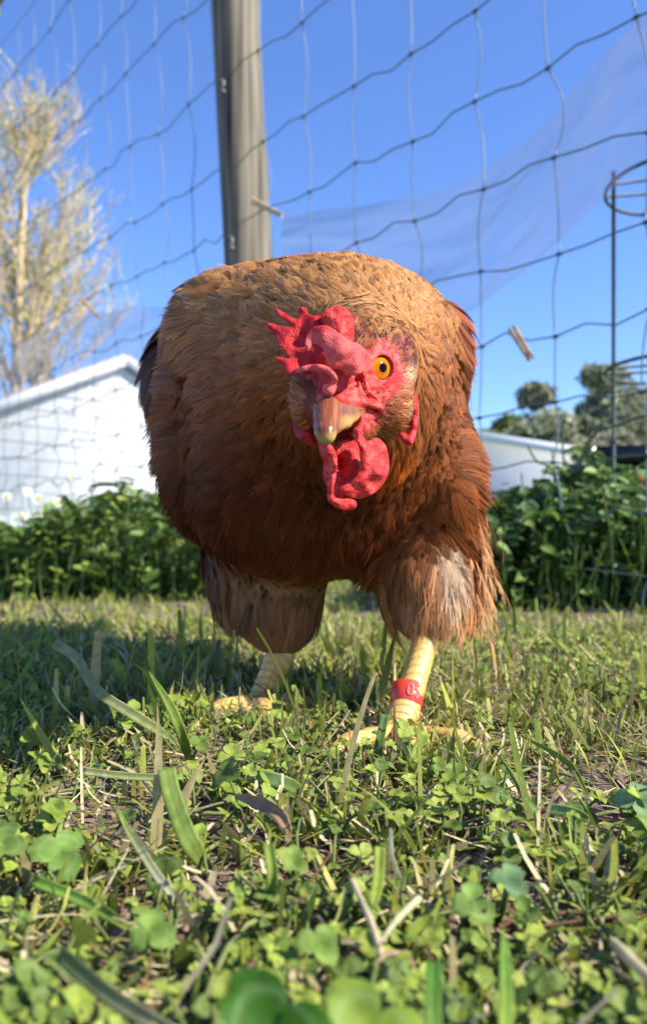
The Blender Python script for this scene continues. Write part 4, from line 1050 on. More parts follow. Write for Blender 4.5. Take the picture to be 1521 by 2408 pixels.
# ---- wings folded on the flanks, tail behind
def wing(sg):
    mb = MB(); m = isw & ((p[:, 0] < 0) if sg < 0 else (p[:, 0] > 0))
    base = np.array([.085, .028, .012]) if sg < 0 else np.array([.20, .056, .018])  # left wing darker than the right: shade put into its base colour
    for cell, L0, W0, sel, tipk in ((.0085, .046, .022, p[:, 1] > .48, 1.5), (.0060, .028, .017, p[:, 1] <= .56, 1.6)):
        q, n_ = thin(p[m & sel], cell, N_[m & sel]); k = len(q)
        c = base * np.exp(R.normal(0, .22, (k, 1)))
        mb.add(*feathers(q, n_, np.tile([-sg * .05, 1, -.55], (k, 1)) + R.normal(0, .05, (k, 3)), L0 * np.exp(R.normal(0, .1, k)), W0 * np.exp(R.normal(0, .1, k)), c, c * tipk, nf=15, ns=7, lift=.035, bend=.34, cup=.14, gap=.86, fray=.03, wild=.012))
    return setn(mb.build("wing", M_feather, hen))
wing(-1); wing(1)
tb = MB(); n = 16; a = np.linspace(-1, 1, n)
rt = np.stack([a * .022 + .005, np.full(n, .66) - np.abs(a) * .01, .262 - np.abs(a) * .03], -1)
c = np.tile([.17, .05, .02], (n, 1)) * R.uniform(.7, 1.2, (n, 1))
tb.add(*feathers(rt, nrm(np.stack([a * .9, np.full(n, -.6), np.full(n, .8)], -1)), np.stack([a * .35, np.ones(n), np.full(n, .75) - np.abs(a) * .2], -1), np.full(n, .115), np.full(n, .034), c, c * 1.2, nf=18, ns=8, lift=.02, bend=.1, gap=.85, fray=.02, wild=.01))
k = 120; a = R.uniform(-1, 1, k); y = R.uniform(.58, .69, k)
c = np.tile([.22, .07, .025], (k, 1)) * R.uniform(.7, 1.3, (k, 1))
tb.add(*feathers(np.stack([a * .05 * (1 - (y - .58) * 4), y, .19 + (y - .58) * .8 + .055 - a * a * .03], -1), nrm(np.stack([a, np.full(k, -.4), np.full(k, .8)], -1)), np.tile([0, 1, .55], (k, 1)), np.full(k, .045), np.full(k, .018), c, c * 1.2, nf=9, ns=5, lift=.08, bend=.3, gap=.6))
setn(tb.build("tail", M_feather, hen))
# ------------------------------------------------------------------ netting fence (plane receding to the left)
KN = 2676.0
def netP(dx, dy, off=0.0):                # sight line meets the fence plane, pushed off metres behind it
    Z = KN / (np.asarray(dx, float) + 930) + off
    return P(dx, dy, Z)
rowr = [1.285, 1.18, 1.035, .925, .765, .62, .517, .411, .315, .232, .158, .094, .035, -.02, -.055]
shift = [-1.3, -1.15, -.95, -.70, -.45, -.25, -.17, 0, 0, 0, 0, 0, .03, 0, 0]
rng = np.random.default_rng(3)
cols_ = np.arange(-5, 26)
q0 = 1 / 2238.0
kn = np.zeros((len(rowr), len(cols_), 3)); kd = np.zeros((len(rowr), len(cols_), 2))
for i, (r, s) in enumerate(zip(rowr, shift)):
    for j, c in enumerate(cols_):
        lf = sstep(np.array([float(c)]), 5, 12)[0]
        dx = 1 / (q0 + .385e-4 * (c - s * (.55 + .45 * lf) + rng.normal(0, .035))) - 930
        dy = HZ - (r + rng.normal(0, .004)) * (dx + 930)
        if r > .5: dy += lf * 10 * np.sin(c * .5 + i)
        kn[i, j] = netP(dx, dy) + [0, rng.normal(0, .004), 0]; kd[i, j] = dx, dy
M_net = mat("net_cord", (.085, .12, .115), rough=.35, noise=.15, nscale=60)
M_net = mat("net_cord", attr=True, rough=.35, noise=.15, nscale=60)
net = bpy.data.objects.new("net_fence", None); COL.objects.link(net); net.location = tuple(kn[-1, 8])
tag(net, "green plastic square-mesh netting fence running behind the hen past the wooden post", "fence")
o = kn[-1, 8]
mh = MB(); NC = np.array([.085, .12, .115])
for i in range(len(rowr)):
    pts = []
    for j in range(len(cols_) - 1):
        a, b = kn[i, j], kn[i, j + 1]; pts.append(a)
        w = rng.normal(0, .0065, 2) if i else (0, 0)
        pts.append(a * .66 + b * .34 + [0, 0, w[0]]); pts.append(a * .34 + b * .66 + [0, 0, w[1]])
    pts.append(kn[i, -1])
    tube(mh, np.array(pts) - o, .0014 if i else .001, 6, NC)
for j in range(len(cols_)):
    for i in range(len(rowr) - 1):
        a, b = kn[i, j], kn[i + 1, j]; bow = rng.normal(0, .007) + (.012 if j > 9 else .004)
        m1 = a * .65 + b * .35 + [bow, 0, 0]; m2 = a * .3 + b * .7 + [bow * .8, 0, 0]
        tube(mh, spline(np.array([a, m1, m2, b]), 9) - o, .0013, 5, np.array([.12, .165, .21]))
    for i in range(1, len(rowr)):
        a = kn[i, j] - o; d = nrm(kn[i, min(j + 1, len(cols_) - 1)] - kn[i, max(j - 1, 0)])
        tube(mh, np.array([a - d * .006, a - d * .003, a, a + d * .003, a + d * .006]), [.0017, .0030, .0033, .0028, .0016], 7, NC * .55)
mh.build("mesh", M_net, net)

# ---- post
M_post = bpy.data.materials.new("weathered_post"); M_post.use_nodes = True
nt = M_post.node_tree; N = nt.nodes; L = nt.links; pb = N['Principled BSDF']; pb.inputs['Roughness'].default_value = .85
tcn = N.new('ShaderNodeTexCoord'); mp = N.new('ShaderNodeMapping'); mp.inputs['Scale'].default_value = (60, 60, 2.2)
L.new(tcn.outputs['Object'], mp.inputs[0]); nz_ = N.new('ShaderNodeTexNoise'); nz_.inputs['Scale'].default_value = 1; nz_.inputs['Detail'].default_value = 7
L.new(mp.outputs[0], nz_.inputs['Vector']); cr = N.new('ShaderNodeValToRGB')
cr.color_ramp.elements[0].position = .3; cr.color_ramp.elements[0].color = (.030, .026, .020, 1); cr.color_ramp.elements[1].position = .62; cr.color_ramp.elements[1].color = (.20, .175, .125, 1)
L.new(nz_.outputs[0], cr.inputs[0]); L.new(cr.outputs[0], pb.inputs['Base Color'])
bp = N.new('ShaderNodeBump'); bp.inputs['Strength'].default_value = .6; bp.inputs['Distance'].default_value = .004; L.new(nz_.outputs[0], bp.inputs['Height']); L.new(bp.outputs[0], pb.inputs['Normal'])
pz = 1.845
bot = P(624, HZ + HC * FX / pz + 20, pz); top = P(521, -560, pz)
post = bpy.data.objects.new("fence_post", None); COL.objects.link(post); post.location = tuple(bot)
tag(post, "weathered round wooden post leaning slightly left behind the netting", "post")
mb = MB(); n = 40; C = bot + (top - bot) * np.linspace(0, 1, n)[:, None]; m = 40
th = np.linspace(0, 2 * np.pi, m, endpoint=False)
rr = .0575 * (1 + .03 * np.sin(th * 3 + 1)[None] + .02 * (fbm(np.linspace(0, 6, n)[:, None] + 0 * th[None], th[None] * 2 + 0 * C[:, :1], 2) - .5))
rr[-1] *= .93
tube(mb, C - bot, rr, m)
mb.build("shaft", M_post, post)
M_clip = mat("insulator_plastic", (.22, .22, .22), rough=.4)
for (dx, dy) in ((521, 205), (541, 572)):
    s = MB(); c = P(dx, dy, pz - .052) - bot
    tube(s, spline(np.array([c + [-.004, 0, .014], c + [.004, -.008, .012], c + [.007, -.010, 0], c + [.003, -.008, -.011], c + [.010, -.003, -.013]]), 16), .0026, 8)
    s.build("staple", M_clip, post)
# the fence leans on a thin steel rod at the post's left side
# ---- sheer cloth sheets pinned to the netting
M_sheer = bpy.data.materials.new("sheer_mesh"); M_sheer.use_nodes = True
nt = M_sheer.node_tree; N = nt.nodes; L = nt.links; N.clear()
def sheer(m, a):
    nt = m.node_tree; N = nt.nodes; L = nt.links; N.clear()
    out = N.new('ShaderNodeOutputMaterial'); t = N.new('ShaderNodeBsdfTransparent'); d = N.new('ShaderNodeBsdfDiffuse'); tl = N.new('ShaderNodeBsdfTranslucent')
    d.inputs[0].default_value = (.30, .31, .40, 1); tl.inputs[0].default_value = (.30, .31, .40, 1)
    m1 = N.new('ShaderNodeMixShader'); m1.inputs[0].default_value = .5; L.new(d.outputs[0], m1.inputs[1]); L.new(tl.outputs[0], m1.inputs[2])
    m2 = N.new('ShaderNodeMixShader'); L.new(t.outputs[0], m2.inputs[1]); L.new(m1.outputs[0], m2.inputs[2])
    # grazing folds look denser: woven thickness
    lw = N.new('ShaderNodeLayerWeight'); lw.inputs[0].default_value = .35
    mr = N.new('ShaderNodeMapRange'); mr.inputs[3].default_value = a; mr.inputs[4].default_value = min(1, a * 2.4); L.new(lw.outputs['Facing'], mr.inputs[0])
    L.new(mr.outputs[0], m2.inputs[0]); L.new(m2.outputs[0], out.inputs[0])
sheer(M_sheer, .25)
def cloth(label, topc, botc, off, amp, nu=90, nv=50, fx=9, seed=0, pull=None):
    T_ = spline(np.array([(a, b, 0) for a, b in topc]), nu); B_ = spline(np.array([(a, b, 0) for a, b in botc]), nu)
    v = np.linspace(0, 1, nv)[None, :, None]; G = T_[:, None] * (1 - v) + B_[:, None] * v
    w = netP(G[..., 0], G[..., 1], off); u = np.linspace(0, 1, nu)[:, None] * np.ones((1, nv)); vv = v[..., 0] * np.ones((nu, 1))
    f = (fbm(u * fx + vv * 2 + seed, vv * 3 + u * 2.5 + seed, 3) - .5) * 2
    f += .6 * np.abs(fbm(u * fx * .7 - vv * 4 + 5 + seed, vv * 5 + seed + u * 3, 2) - .5)
    w = w + np.array([.5, 1.0, 0]) * (f * amp)[..., None]
    ob = w[0, 0]
    o_ = mk("sheer_cloth", w.reshape(-1, 3) - ob, gridF(nu, nv), M_sheer); o_.location = ob
    return tag(o_, label, "netting cloth", "sheer cloths pinned to the netting")
cloth("sheer pale mesh cloth sagging from the post's clothespin up to the top right corner", [(664, 503), (760, 492), (870, 478), (1000, 458), (1090, 420), (1150, 385), (1250, 298), (1350, 192), (1440, 88), (1521, 30), (1640, -60)],
      [(664, 700), (760, 740), (900, 790), (1010, 780), (1100, 730), (1190, 665), (1290, 590), (1380, 510), (1450, 440), (1530, 360), (1650, 260)], .03, .02, fx=5, seed=2)
cloth("sheer wrinkled mesh cloth hanging from the left clothespin down in front of the white shed", [(-160, 900), (-40, 850), (60, 800), (150, 745), (228, 726), (330, 724), (430, 726), (540, 735)], [(-160, 1215), (-40, 1210), (60, 1200), (150, 1195), (228, 1180), (330, 1165), (430, 1165), (540, 1170)], .05, .05, fx=7, seed=9)
# ---- clothespins
M_wood = mat("clothespin_wood", attr=True, rough=.75, noise=.3, nscale=200, bump=.5, bscale=300)
M_steel = mat("spring_steel", (.35, .35, .36), rough=.35, metal=1)
def pin(label, a, b, col, th=.0055):
    c = (a + b) / 2; d = nrm(b - a); Lh = np.linalg.norm(b - a) / 2
    s = nrm(np.cross(d, nrm(c - np.array([0, 0, HC])))); e = np.cross(d, s)
    o_ = bpy.data.objects.new("clothespin", None); COL.objects.link(o_); o_.location = tuple(c)
    tag(o_, label, "clothespin", "clothespins clipped on the netting")
    for k in (-1, 1):
        m_ = MB(); n = 9; x = np.linspace(-1, 1, n)
        # tapered half: jaw end parallel, handle end opening
        q = (d * Lh)[None] * x[:, None] + s[None] * (k * (.0031 + .0010 * np.clip(-x, 0, 1)))[:, None]
        hs = .0030 * (1 - .25 * (x > .8)); V = np.array([[q[i] + s * hs[i] * u + e * th * w for u, w in ((-1, -1), (1, -1), (1, 1), (-1, 1))] for i in range(n)])
        m_.add(V.reshape(-1, 3), [gridF(n, 4, 0, True), np.array([[3, 2, 1, 0]]), np.array([[0, 1, 2, 3]]) + (n - 1) * 4], np.array(col) * R.uniform(.85, 1.1))
        m_.build("prong", M_wood, o_, smooth=False)
    sp = MB(); t = np.linspace(0, 6 * np.pi, 60)
    tube(sp, (s[None] * np.cos(t)[:, None] + d[None] * np.sin(t)[:, None]) * .0045 + d * Lh * .15 + e[None] * (np.linspace(-1, 1, 60) * .007)[:, None], .0006, 5)
    sp.build("spring", M_steel, o_)
pin("pale wooden clothespin clipped at the post's right edge", netP(594, 472, -.06), netP(664, 507, .0), (.62, .47, .30))
pin("wooden clothespin on the netting at the left, above the white shed", netP(189, 702, -.03), netP(232, 745, .0), (.45, .29, .16), .008)
pin("brown wooden clothespin on the netting right of the hen", netP(1206, 777, -.01), netP(1243, 838, -.045), (.34, .21, .10), .008)

# ---- plant support of wire rings
M_wire = mat("green_wire", (.035, .055, .045), rough=.6, noise=.15, nscale=90)
ZC = 1.30
ps = bpy.data.objects.new("plant_support", None); COL.objects.link(ps)
c0 = P(1592, HZ, ZC); base = np.array([c0[0], ZC, 0.]); ps.location = tuple(base)
tag(ps, "green wire tomato cage with round hoops standing at the right edge", "plant support")
rr_ = 160 * ZC / FX
for hy in (435, 866):
    z = HC + (HZ - hy) * ZC / FX; t = np.linspace(0, 2 * np.pi, 73)
    m_ = MB(); tube(m_, np.stack([np.cos(t) * rr_, np.sin(t) * rr_, np.full(73, z)], -1), .0032, 7, cap=False)
    m_.build("hoop", M_wire, ps)
    m_ = MB()
    for a in (math.pi, math.pi / 2 * .9, -math.pi / 2 * .8, .1):
        tube(m_, np.array([[math.cos(a) * rr_, math.sin(a) * rr_, z], [math.cos(a + 2.6) * rr_, math.sin(a + 2.6) * rr_, z + .003]]), .0026, 6)
    m_.build("cross_wire", M_wire, ps)
for a in (math.pi + .02, math.pi / 2, -math.pi / 2.3, .1):
    m_ = MB(); zt = HC + (HZ - 405) * ZC / FX; x, y = math.cos(a) * (rr_ - .006), math.sin(a) * (rr_ - .006)
    tube(m_, np.array([[x, y, zt], [x, y, zt * .5], [x, y, -.02]]), .0034, 8); m_.build("stake", M_wire, ps)

# ---- leafy weeds
M_weed = mat("weed_leaf", attr=True, rough=.5, trans=.28, noise=.2, nscale=80, spec=.4)
def leafcloud(mb, c, nv, az, size, col, asp=.55):
    n = len(c); u = np.array([0, .25, .6, 1.0]); w = np.array([.15, .85, .9, .05])
    N_ = nrm(nv); D_ = np.stack([np.cos(az), np.sin(az), R.normal(0, .25, n)], -1); D_ = nrm(D_ - np.sum(D_ * N_, 1, keepdims=True) * N_); S = np.cross(N_, D_)
    V = np.stack([c[:, None] + D_[:, None] * (u * 1.)[None, :, None] * size[:, None, None] + S[:, None] * (sd_ * w * asp * .5)[None, :, None] * size[:, None, None] + N_[:, None] * ((abs(sd_) * .12 - .25 * u ** 2)[None, :, None] * size[:, None, None]) for sd_ in (-1, 0, 1)], 2)
    F = (gridF(4, 3)[None] + (np.arange(n) * 12)[:, None, None]).reshape(-1, 4)
    mb.add(V, F, np.repeat(col, 12, 0))
def weeds(name, label, n, xf, y0, y1, hf, cols):
    mb = MB(); y = R.uniform(y0, y1, n); x = xf[0] * y + R.random(n) * (xf[1] - xf[0]) * y
    h = hf(CX + x * FX / y, y); 
    z = h * (1 - R.random(n) ** 1.8 * .95) * (.55 + .85 * fbm(x * 11, y * 11 + 7, 2))
    a = R.uniform(0, 2 * np.pi, n)
    c = np.array(cols)[R.integers(0, len(cols), n)] * np.exp(R.normal(0, .25, (n, 1)))
    leafcloud(mb, np.stack([x, y, z], -1), np.stack([R.normal(.1, .5, n), R.normal(-.3, .5, n), np.ones(n)], -1), a, np.where(R.random(n) < .12, 1.7, 1) * R.uniform(.008, .032, n), c, .6)
    kb = 900; yb = R.uniform(y0, y1, kb); xb = xf[0] * yb + R.random(kb) * (xf[1] - xf[0]) * yb; hb_ = hf(CX + xb * FX / yb, yb) * R.uniform(.6, 1.12, kb); cb_ = np.array(cols)[R.integers(0, len(cols), kb)] * 1.3
    mb.add(*blades(np.stack([xb, yb, xb * 0], -1), hb_, R.uniform(.002, .006, kb), R.uniform(0, 6.3, kb), np.abs(R.normal(0, .2, kb)), R.normal(.3, .4, kb), cb_ * .7, cb_, 5, np.zeros(kb)))
    k = n // 12; i = R.integers(0, n, k)
    rt = np.stack([x[i], y[i], np.zeros(k)], -1); tp = rt + np.stack([R.normal(0, .02, k), R.normal(0, .02, k), z[i]], -1)
    stems(mb, rt, tp, np.full(k, .0012), np.array([.10, .16, .04]), 4, 4)
    return tag(mb.build(name, M_weed), label, "weeds", kind='stuff')
WG = [(.10, .17, .026), (.15, .23, .035), (.06, .12, .022), (.24, .30, .05)]
weeds("weeds", "bed of bright leafy weeds behind the hen on the left", 10500, (-.52, -.02), 1.42, 2.3, lambda dx, y: HC + (HZ - np.interp(dx, [-50, 60, 150, 260, 400, 700], [1268, 1255, 1205, 1190, 1180, 1230])) * y / FX, WG)
WG_SHADE = [(.07, .135, .03), (.10, .18, .04), (.15, .24, .04), (.045, .09, .028)]  # right bed: shade put into darker leaf colours
weeds("weeds", "leafy weeds along the fence on the right, leaf colour darkened as shade", 10500, (.12, .50), 1.16, 1.9, lambda dx, y: HC + (HZ - np.interp(dx, [700, 1100, 1200, 1300, 1400, 1521, 1600], [1255, 1240, 1195, 1165, 1140, 1170, 1175])) * y / FX, WG_SHADE)
# tall single plants among them
def plant(name, label, dx, dytop, Z, n, spread, size, col, cat="plant", base=None):
    mb = MB(); tp = P(dx, dytop, Z); rt = np.array([tp[0], Z, 0.]) if base is None else base
    C = spline(np.array([rt, (rt + tp) / 2 + [.01, 0, 0], tp]), 10); tube(mb, C - rt, np.linspace(.003, .001, 10), 6, np.array([.12, .19, .05]))
    t = R.random(n) ** .7; q = C[(t * 9).astype(int)] - rt; az = R.uniform(0, 6.3, n)
    off = np.stack([np.cos(az), np.sin(az), R.normal(.2, .3, n)], -1) * (spread * (1.05 - t) * R.uniform(.2, 1, n))[:, None]
    leafcloud(mb, q + off, np.stack([np.cos(az) * .4, np.sin(az) * .4 - .3, np.ones(n)], -1), az, size * R.uniform(.6, 1.2, n) * (1.15 - .5 * t), np.array(col) * np.exp(R.normal(0, .18, (n, 1))), .75)
    o_ = mb.build(name, M_weed); o_.location = tuple(rt); return tag(o_, label, cat)
plant("leafy_plant", "tall pale green leafy plant right of the hen in front of the low shed", 1297, 1058, 1.28, 80, .035, .034, (.17, .28, .06))
plant("leafy_plant", "dark broad-leafed plant beside the hen, left of the pale green one", 1225, 1112, 1.25, 50, .04, .04, (.05, .11, .03))
plant("leafy_plant", "dark leafy plant in front of the black crate at the right", 1420, 1070, 1.35, 110, .055, .042, (.05, .11, .025))
def stalk(label, pts, w, col):
    mb = MB(); C = spline(np.array([P(*p) for p in pts]), 12); b0 = C[0].copy()
    tube(mb, C - b0, np.linspace(w, w * .5, 12), 6, np.array(col)); o_ = mb.build("grass_stalk", M_weed); o_.location = tuple(b0); return tag(o_, label, "grass stalk")
stalk("tall bent grass stalk crossing the wire cage's stake", [(1330, 1400, 1.3), (1350, 1150, 1.3), (1390, 1028, 1.28), (1450, 1000, 1.27), (1521, 975, 1.25), (1580, 960, 1.24)], .004, (.09, .15, .06))
stalk("slender grass stalk leaning left in front of the low shed", [(1370, 1420, 1.2), (1310, 1130, 1.2), (1262, 1085, 1.2), (1240, 1050, 1.2)], .0028, (.08, .15, .05))
stalk("upright seed stalk behind the pale green plant", [(1330, 1400, 1.35), (1328, 1150, 1.35), (1322, 1040, 1.35), (1325, 1000, 1.35)], .0028, (.10, .16, .06))
# ---- daisies
M_pet = mat("daisy_petal", (.80, .80, .82), rough=.5, trans=.2); M_cen = mat("daisy_centre", (.85, .55, .03), rough=.7, bump=.6, bscale=900)
M_stem = mat("daisy_stem", (.10, .19, .05), rough=.5, trans=.15)
def daisy(dx, dy, Z, r, label, face=.2, open_=1.0):
    tp = P(dx, dy, Z); rt = np.array([tp[0] + R.normal(0, .015), Z + R.normal(0, .02), 0.])
    o_ = bpy.data.objects.new("daisy", None); COL.objects.link(o_); o_.location = tuple(rt); tag(o_, label, "daisy", "white daisies in front of the shed")
    m_ = MB(); tube(m_, spline(np.array([rt, (rt + tp) / 2 + [.01, 0, 0], tp]) - rt, 10), .0013, 6); m_.build("stem", M_stem, o_)
    N_ = nrm(np.array([R.normal(.2, .3), -1, face + R.normal(0, .2)])); A = nrm(np.cross(N_, [0, 0, 1.])); B = np.cross(N_, A); c = tp - rt
    m_ = MB(); k = 15
    for i in range(k):
        a = 2 * np.pi * i / k + R.normal(0, .06); d = A * math.cos(a) + B * math.sin(a); s = np.cross(N_, d); d = nrm(d * open_ + N_ * (1 - open_ + .1)); u = np.array([.2, .5, .85, 1.02]) * r * R.uniform(.9, 1.08); w = np.array([.06, .15, .16, .05]) * r
        V = np.stack([c + d * u[:, None] + s * (q * w)[:, None] + N_ * ((1 - abs(q)) * -.03 * r - (u / r) ** 2 * .1 * r)[:, None] for q in (-1, 0, 1)], 1); m_.add(V.reshape(-1, 3), gridF(4, 3))
    m_.build("petals", M_pet, o_)
    m_ = MB(); a = np.linspace(0, np.pi / 2, 6); th = np.linspace(0, 2 * np.pi, 14, endpoint=False)
    V = c + N_ * (np.cos(a) * .16 * r)[:, None, None] + (A * np.cos(th)[:, None] + B * np.sin(th)[:, None])[None] * (np.sin(a) * .42 * r)[:, None, None]
    m_.add(V.reshape(-1, 3), gridF(6, 14, 0, True)); m_.build("centre", M_cen, o_)
DL = [(241, 1127, "highest daisy, standing above the others before the white wall"), (66, 1157, "daisy near the left edge, above the biggest yellow centre"), (17, 1168, "leftmost daisy at the picture's edge"), (92, 1172, "daisy with the biggest yellow centre in the left cluster"), (138, 1181, "daisy just right of the one with the biggest yellow centre"),
      (216, 1150, "daisy at the right end of the row over the white wall"), (52, 1214, "low daisy just above the weeds at the left"), (273, 1184, "yellowish daisy nearest the hen above the weeds"), (258, 1196, "daisy half sunk in the weeds close to the hen"), (37, 1240, "lowest daisy down among the leaves at the left"), (80, 1252, "small daisy beside the lowest one at the left"), (60, 1250, "small round daisy between the two lowest at the left")]
DL[0] = (163, 1126, DL[0][2])
for i, (dx, dy, lb) in enumerate(DL):
    daisy(dx, dy, 1.75 + .05 * (i % 4), .0125 if i != 3 else .017, lb, open_=1 if i < 9 else .6)

# ---- white shed
KH = 31260.0
def hp(dx, dy, off=0.0):
    p = P(dx, dy, KH / (2900 - dx)); return p + np.array([.643, -.766, 0]) * off
hu, hn = np.array([.766, .643, 0.]), np.array([.643, -.766, 0.])
M_white = mat("white_cladding", (.74, .75, .75), rough=.6, noise=.05, nscale=2, bump=.3, bscale=6, bdist=.02)
M_trim = mat("white_trim", (.72, .72, .74), rough=.6); M_roof = mat("grey_roof", (.36, .36, .38), rough=.8, noise=.15, nscale=4)
ap = hp(290, 848); gl = np.array([ap[0], ap[1], 0.]); W2 = 2.0; ez = ap[2] - 1.0; dep = 6.0
sh = bpy.data.objects.new("white_shed", None); COL.objects.link(sh); sh.location = tuple(gl)
tag(sh, "white gabled shed behind the netting at the left", "shed")
def G(u, z, d): return hu * u - hn * d + np.array([0, 0, z])
m_ = MB(); az0 = ap[2] - .12; ez0 = ez - .12
pf_ = [G(-W2, -.1, 0), G(W2, -.1, 0), G(W2, ez0, 0), G(0, az0, 0), G(-W2, ez0, 0)]; pb_ = [q - hn * dep for q in pf_]
m_.add(pf_ + pb_, [np.array([[0, 1, 2, 3, 4]]), np.array([[9, 8, 7, 6, 5]]), np.array([[1, 6, 7, 2], [5, 0, 4, 9]])])
m_.build("wall", M_white, sh, smooth=False)
# horizontal boards
m_ = MB()
for z in np.arange(.25, az0 - .15, .24):
    u = W2 if z < ez0 else W2 * (az0 - z) / (az0 - ez0) - .02
    box(m_, G(0, z, -.006), hu * u, hn * .006, (0, 0, .008))
m_.build("board_joints", M_trim, sh, smooth=False)
for s_ in (-1, 1):
    m_ = MB(); a = G(0, ap[2] + .0, 0); e_ = G(s_ * (W2 + .35), ez - .175, 0); t_ = nrm(e_ - a); nn_ = np.cross(t_, hn) * (1 if s_ < 0 else -1)
    if nn_[2] < 0: nn_ = -nn_
    L_ = np.linalg.norm(e_ - a)
    box(m_, a + t_ * L_ / 2 - hn * (dep / 2 - .02) + nn_ * .045, t_ * L_ / 2, hn * (dep / 2 + .10), nn_ * .045); m_.build("roof", M_roof, sh, smooth=False)
    m_ = MB(); box(m_, a + t_ * L_ / 2 + hn * .135 - nn_ * .02, t_ * L_ / 2, hn * .012, nn_ * .075); m_.build("bargeboard", M_trim, sh, smooth=False)
m_ = MB(); e_ = G(-W2 - .38, ez - .16, 0); box(m_, e_ - hn * dep / 2, np.array([.06, 0, 0]), hn * (dep / 2 + .3), (0, 0, .05)); m_.build("gutter", M_trim, sh, smooth=False)
# ---- low shed at the right
M_blue = mat("shade_blue_cladding", (.40, .43, .48), rough=.5, noise=.06, nscale=2)  # blue-grey tone paints shade onto the wall
ls = bpy.data.objects.new("low_shed", None); COL.objects.link(ls)
a, b = P(940, 1000, 9.8), P(1440, 1080, 8.1); g0 = np.array([a[0], a[1], 0.]); ls.location = tuple(g0)  # wall turned away from the sun to keep it in shade
tag(ls, "low shed with shade-tinted blue-grey wall and white sloping roof edge behind the right weeds", "shed")
m_ = MB(); back = nrm(np.array([(b - a)[1], -(b - a)[0], 0])) * -3
if back[1] < 0: back = -back
v = [np.array([a[0], a[1], -.1]) - g0, np.array([b[0], b[1], -.1]) - g0, b - g0 - [0, 0, .03], a - g0 - [0, 0, .03]]
m_.add(v + [q + back for q in v], np.array([[0, 1, 2, 3], [7, 6, 5, 4], [1, 5, 6, 2], [0, 3, 7, 4], [3, 2, 6, 7]])); m_.build("wall", M_blue, ls, smooth=False)
m_ = MB(); box(m_, (a + b) / 2 - g0 + back / 2 + [0, 0, .02], (b - a) / 2 * 1.02, back / 2 * 1.08, (0, 0, .05)); m_.build("roof", mat("white_roof", (.75, .76, .8), rough=.5), ls, smooth=False)
# ---- black crate and printed sack at the right edge
M_blk = mat("black_plastic", (.012, .014, .02), rough=.35, noise=.2, nscale=30)
cr_ = bpy.data.objects.new("planter_box", None); COL.objects.link(cr_); c = P(1530, 1100, 1.75); c[2] = 0; cr_.location = tuple(c)
tag(cr_, "black plastic planter box with a rim behind the right weeds", "planter")
hx, hy, hz = .135, .12, (HC + (HZ - 1085) * 1.75 / FX)
X1 = nrm(np.array([1, -.25, 0])); Y1 = np.array([.25, 1, 0]) / math.hypot(1, .25); Zu = np.array([0, 0, 1.])
m_ = MB()
for s_ in (-1, 1):
    box(m_, X1 * s_ * hx + Zu * hz / 2, X1 * .006, Y1 * (hy + .006), Zu * hz / 2); box(m_, Y1 * s_ * hy + Zu * hz / 2, X1 * (hx - .006), Y1 * .006, Zu * hz / 2)
box(m_, Zu * .02, X1 * (hx - .006), Y1 * (hy - .006), Zu * .01); m_.build("bin", M_blk, cr_, smooth=False)
m_ = MB()
for s_ in (-1, 1):
    box(m_, X1 * s_ * (hx + .012) + Zu * (hz + .002), X1 * .012, Y1 * (hy + .03), Zu * .018); box(m_, Y1 * s_ * (hy + .012) + Zu * (hz + .002), X1 * (hx - .002), Y1 * .012, Zu * .018)
m_.build("rim", M_blk, cr_, smooth=False)
m_ = MB(); box(m_, Zu * (hz - .04), X1 * (hx - .008), Y1 * (hy - .008), Zu * .01); m_.build("compost", mat("compost", (.03, .02, .015), rough=.95, bump=.8, bscale=100, bdist=.005), cr_, smooth=False)
m_ = MB(); nu, nv = 14, 18; U, W = np.meshgrid(np.linspace(-1, 1, nu), np.linspace(0, 1, nv), indexing='ij')
d = .035 * (1 - np.abs(U) ** 3) * (1 - (2 * W - 1) ** 4) + .004 + .004 * fbm(U * 3 + 5, W * 5, 2)
sb = P(1530, 1100, 1.5); sb[2] = 0; sH = HC + (HZ - 1105) * 1.5 / FX
Vf = np.stack([U * .04, -d, W * sH], -1).reshape(-1, 3); Vk = np.stack([U * .04, d, W * sH], -1).reshape(-1, 3)
f1 = fbm(U * 2.2 + 12, W * 5 + 3, 2); cS = np.where(f1[..., None] > .56, np.array([.55, .10, .03]), np.array([.10, .26, .06])); cS = np.where((f1[..., None] < .40), np.array([.45, .32, .06]), cS)
m_.add(Vf, gridF(nu, nv), cS.reshape(-1, 3)); m_.add(Vk, gridF(nu, nv)[:, ::-1], cS.reshape(-1, 3))
o_ = m_.build("printed_sack", mat("sack_print", attr=True, rough=.4)); o_.location = tuple(sb); tag(o_, "green and orange printed sack standing by the black planter box", "sack")

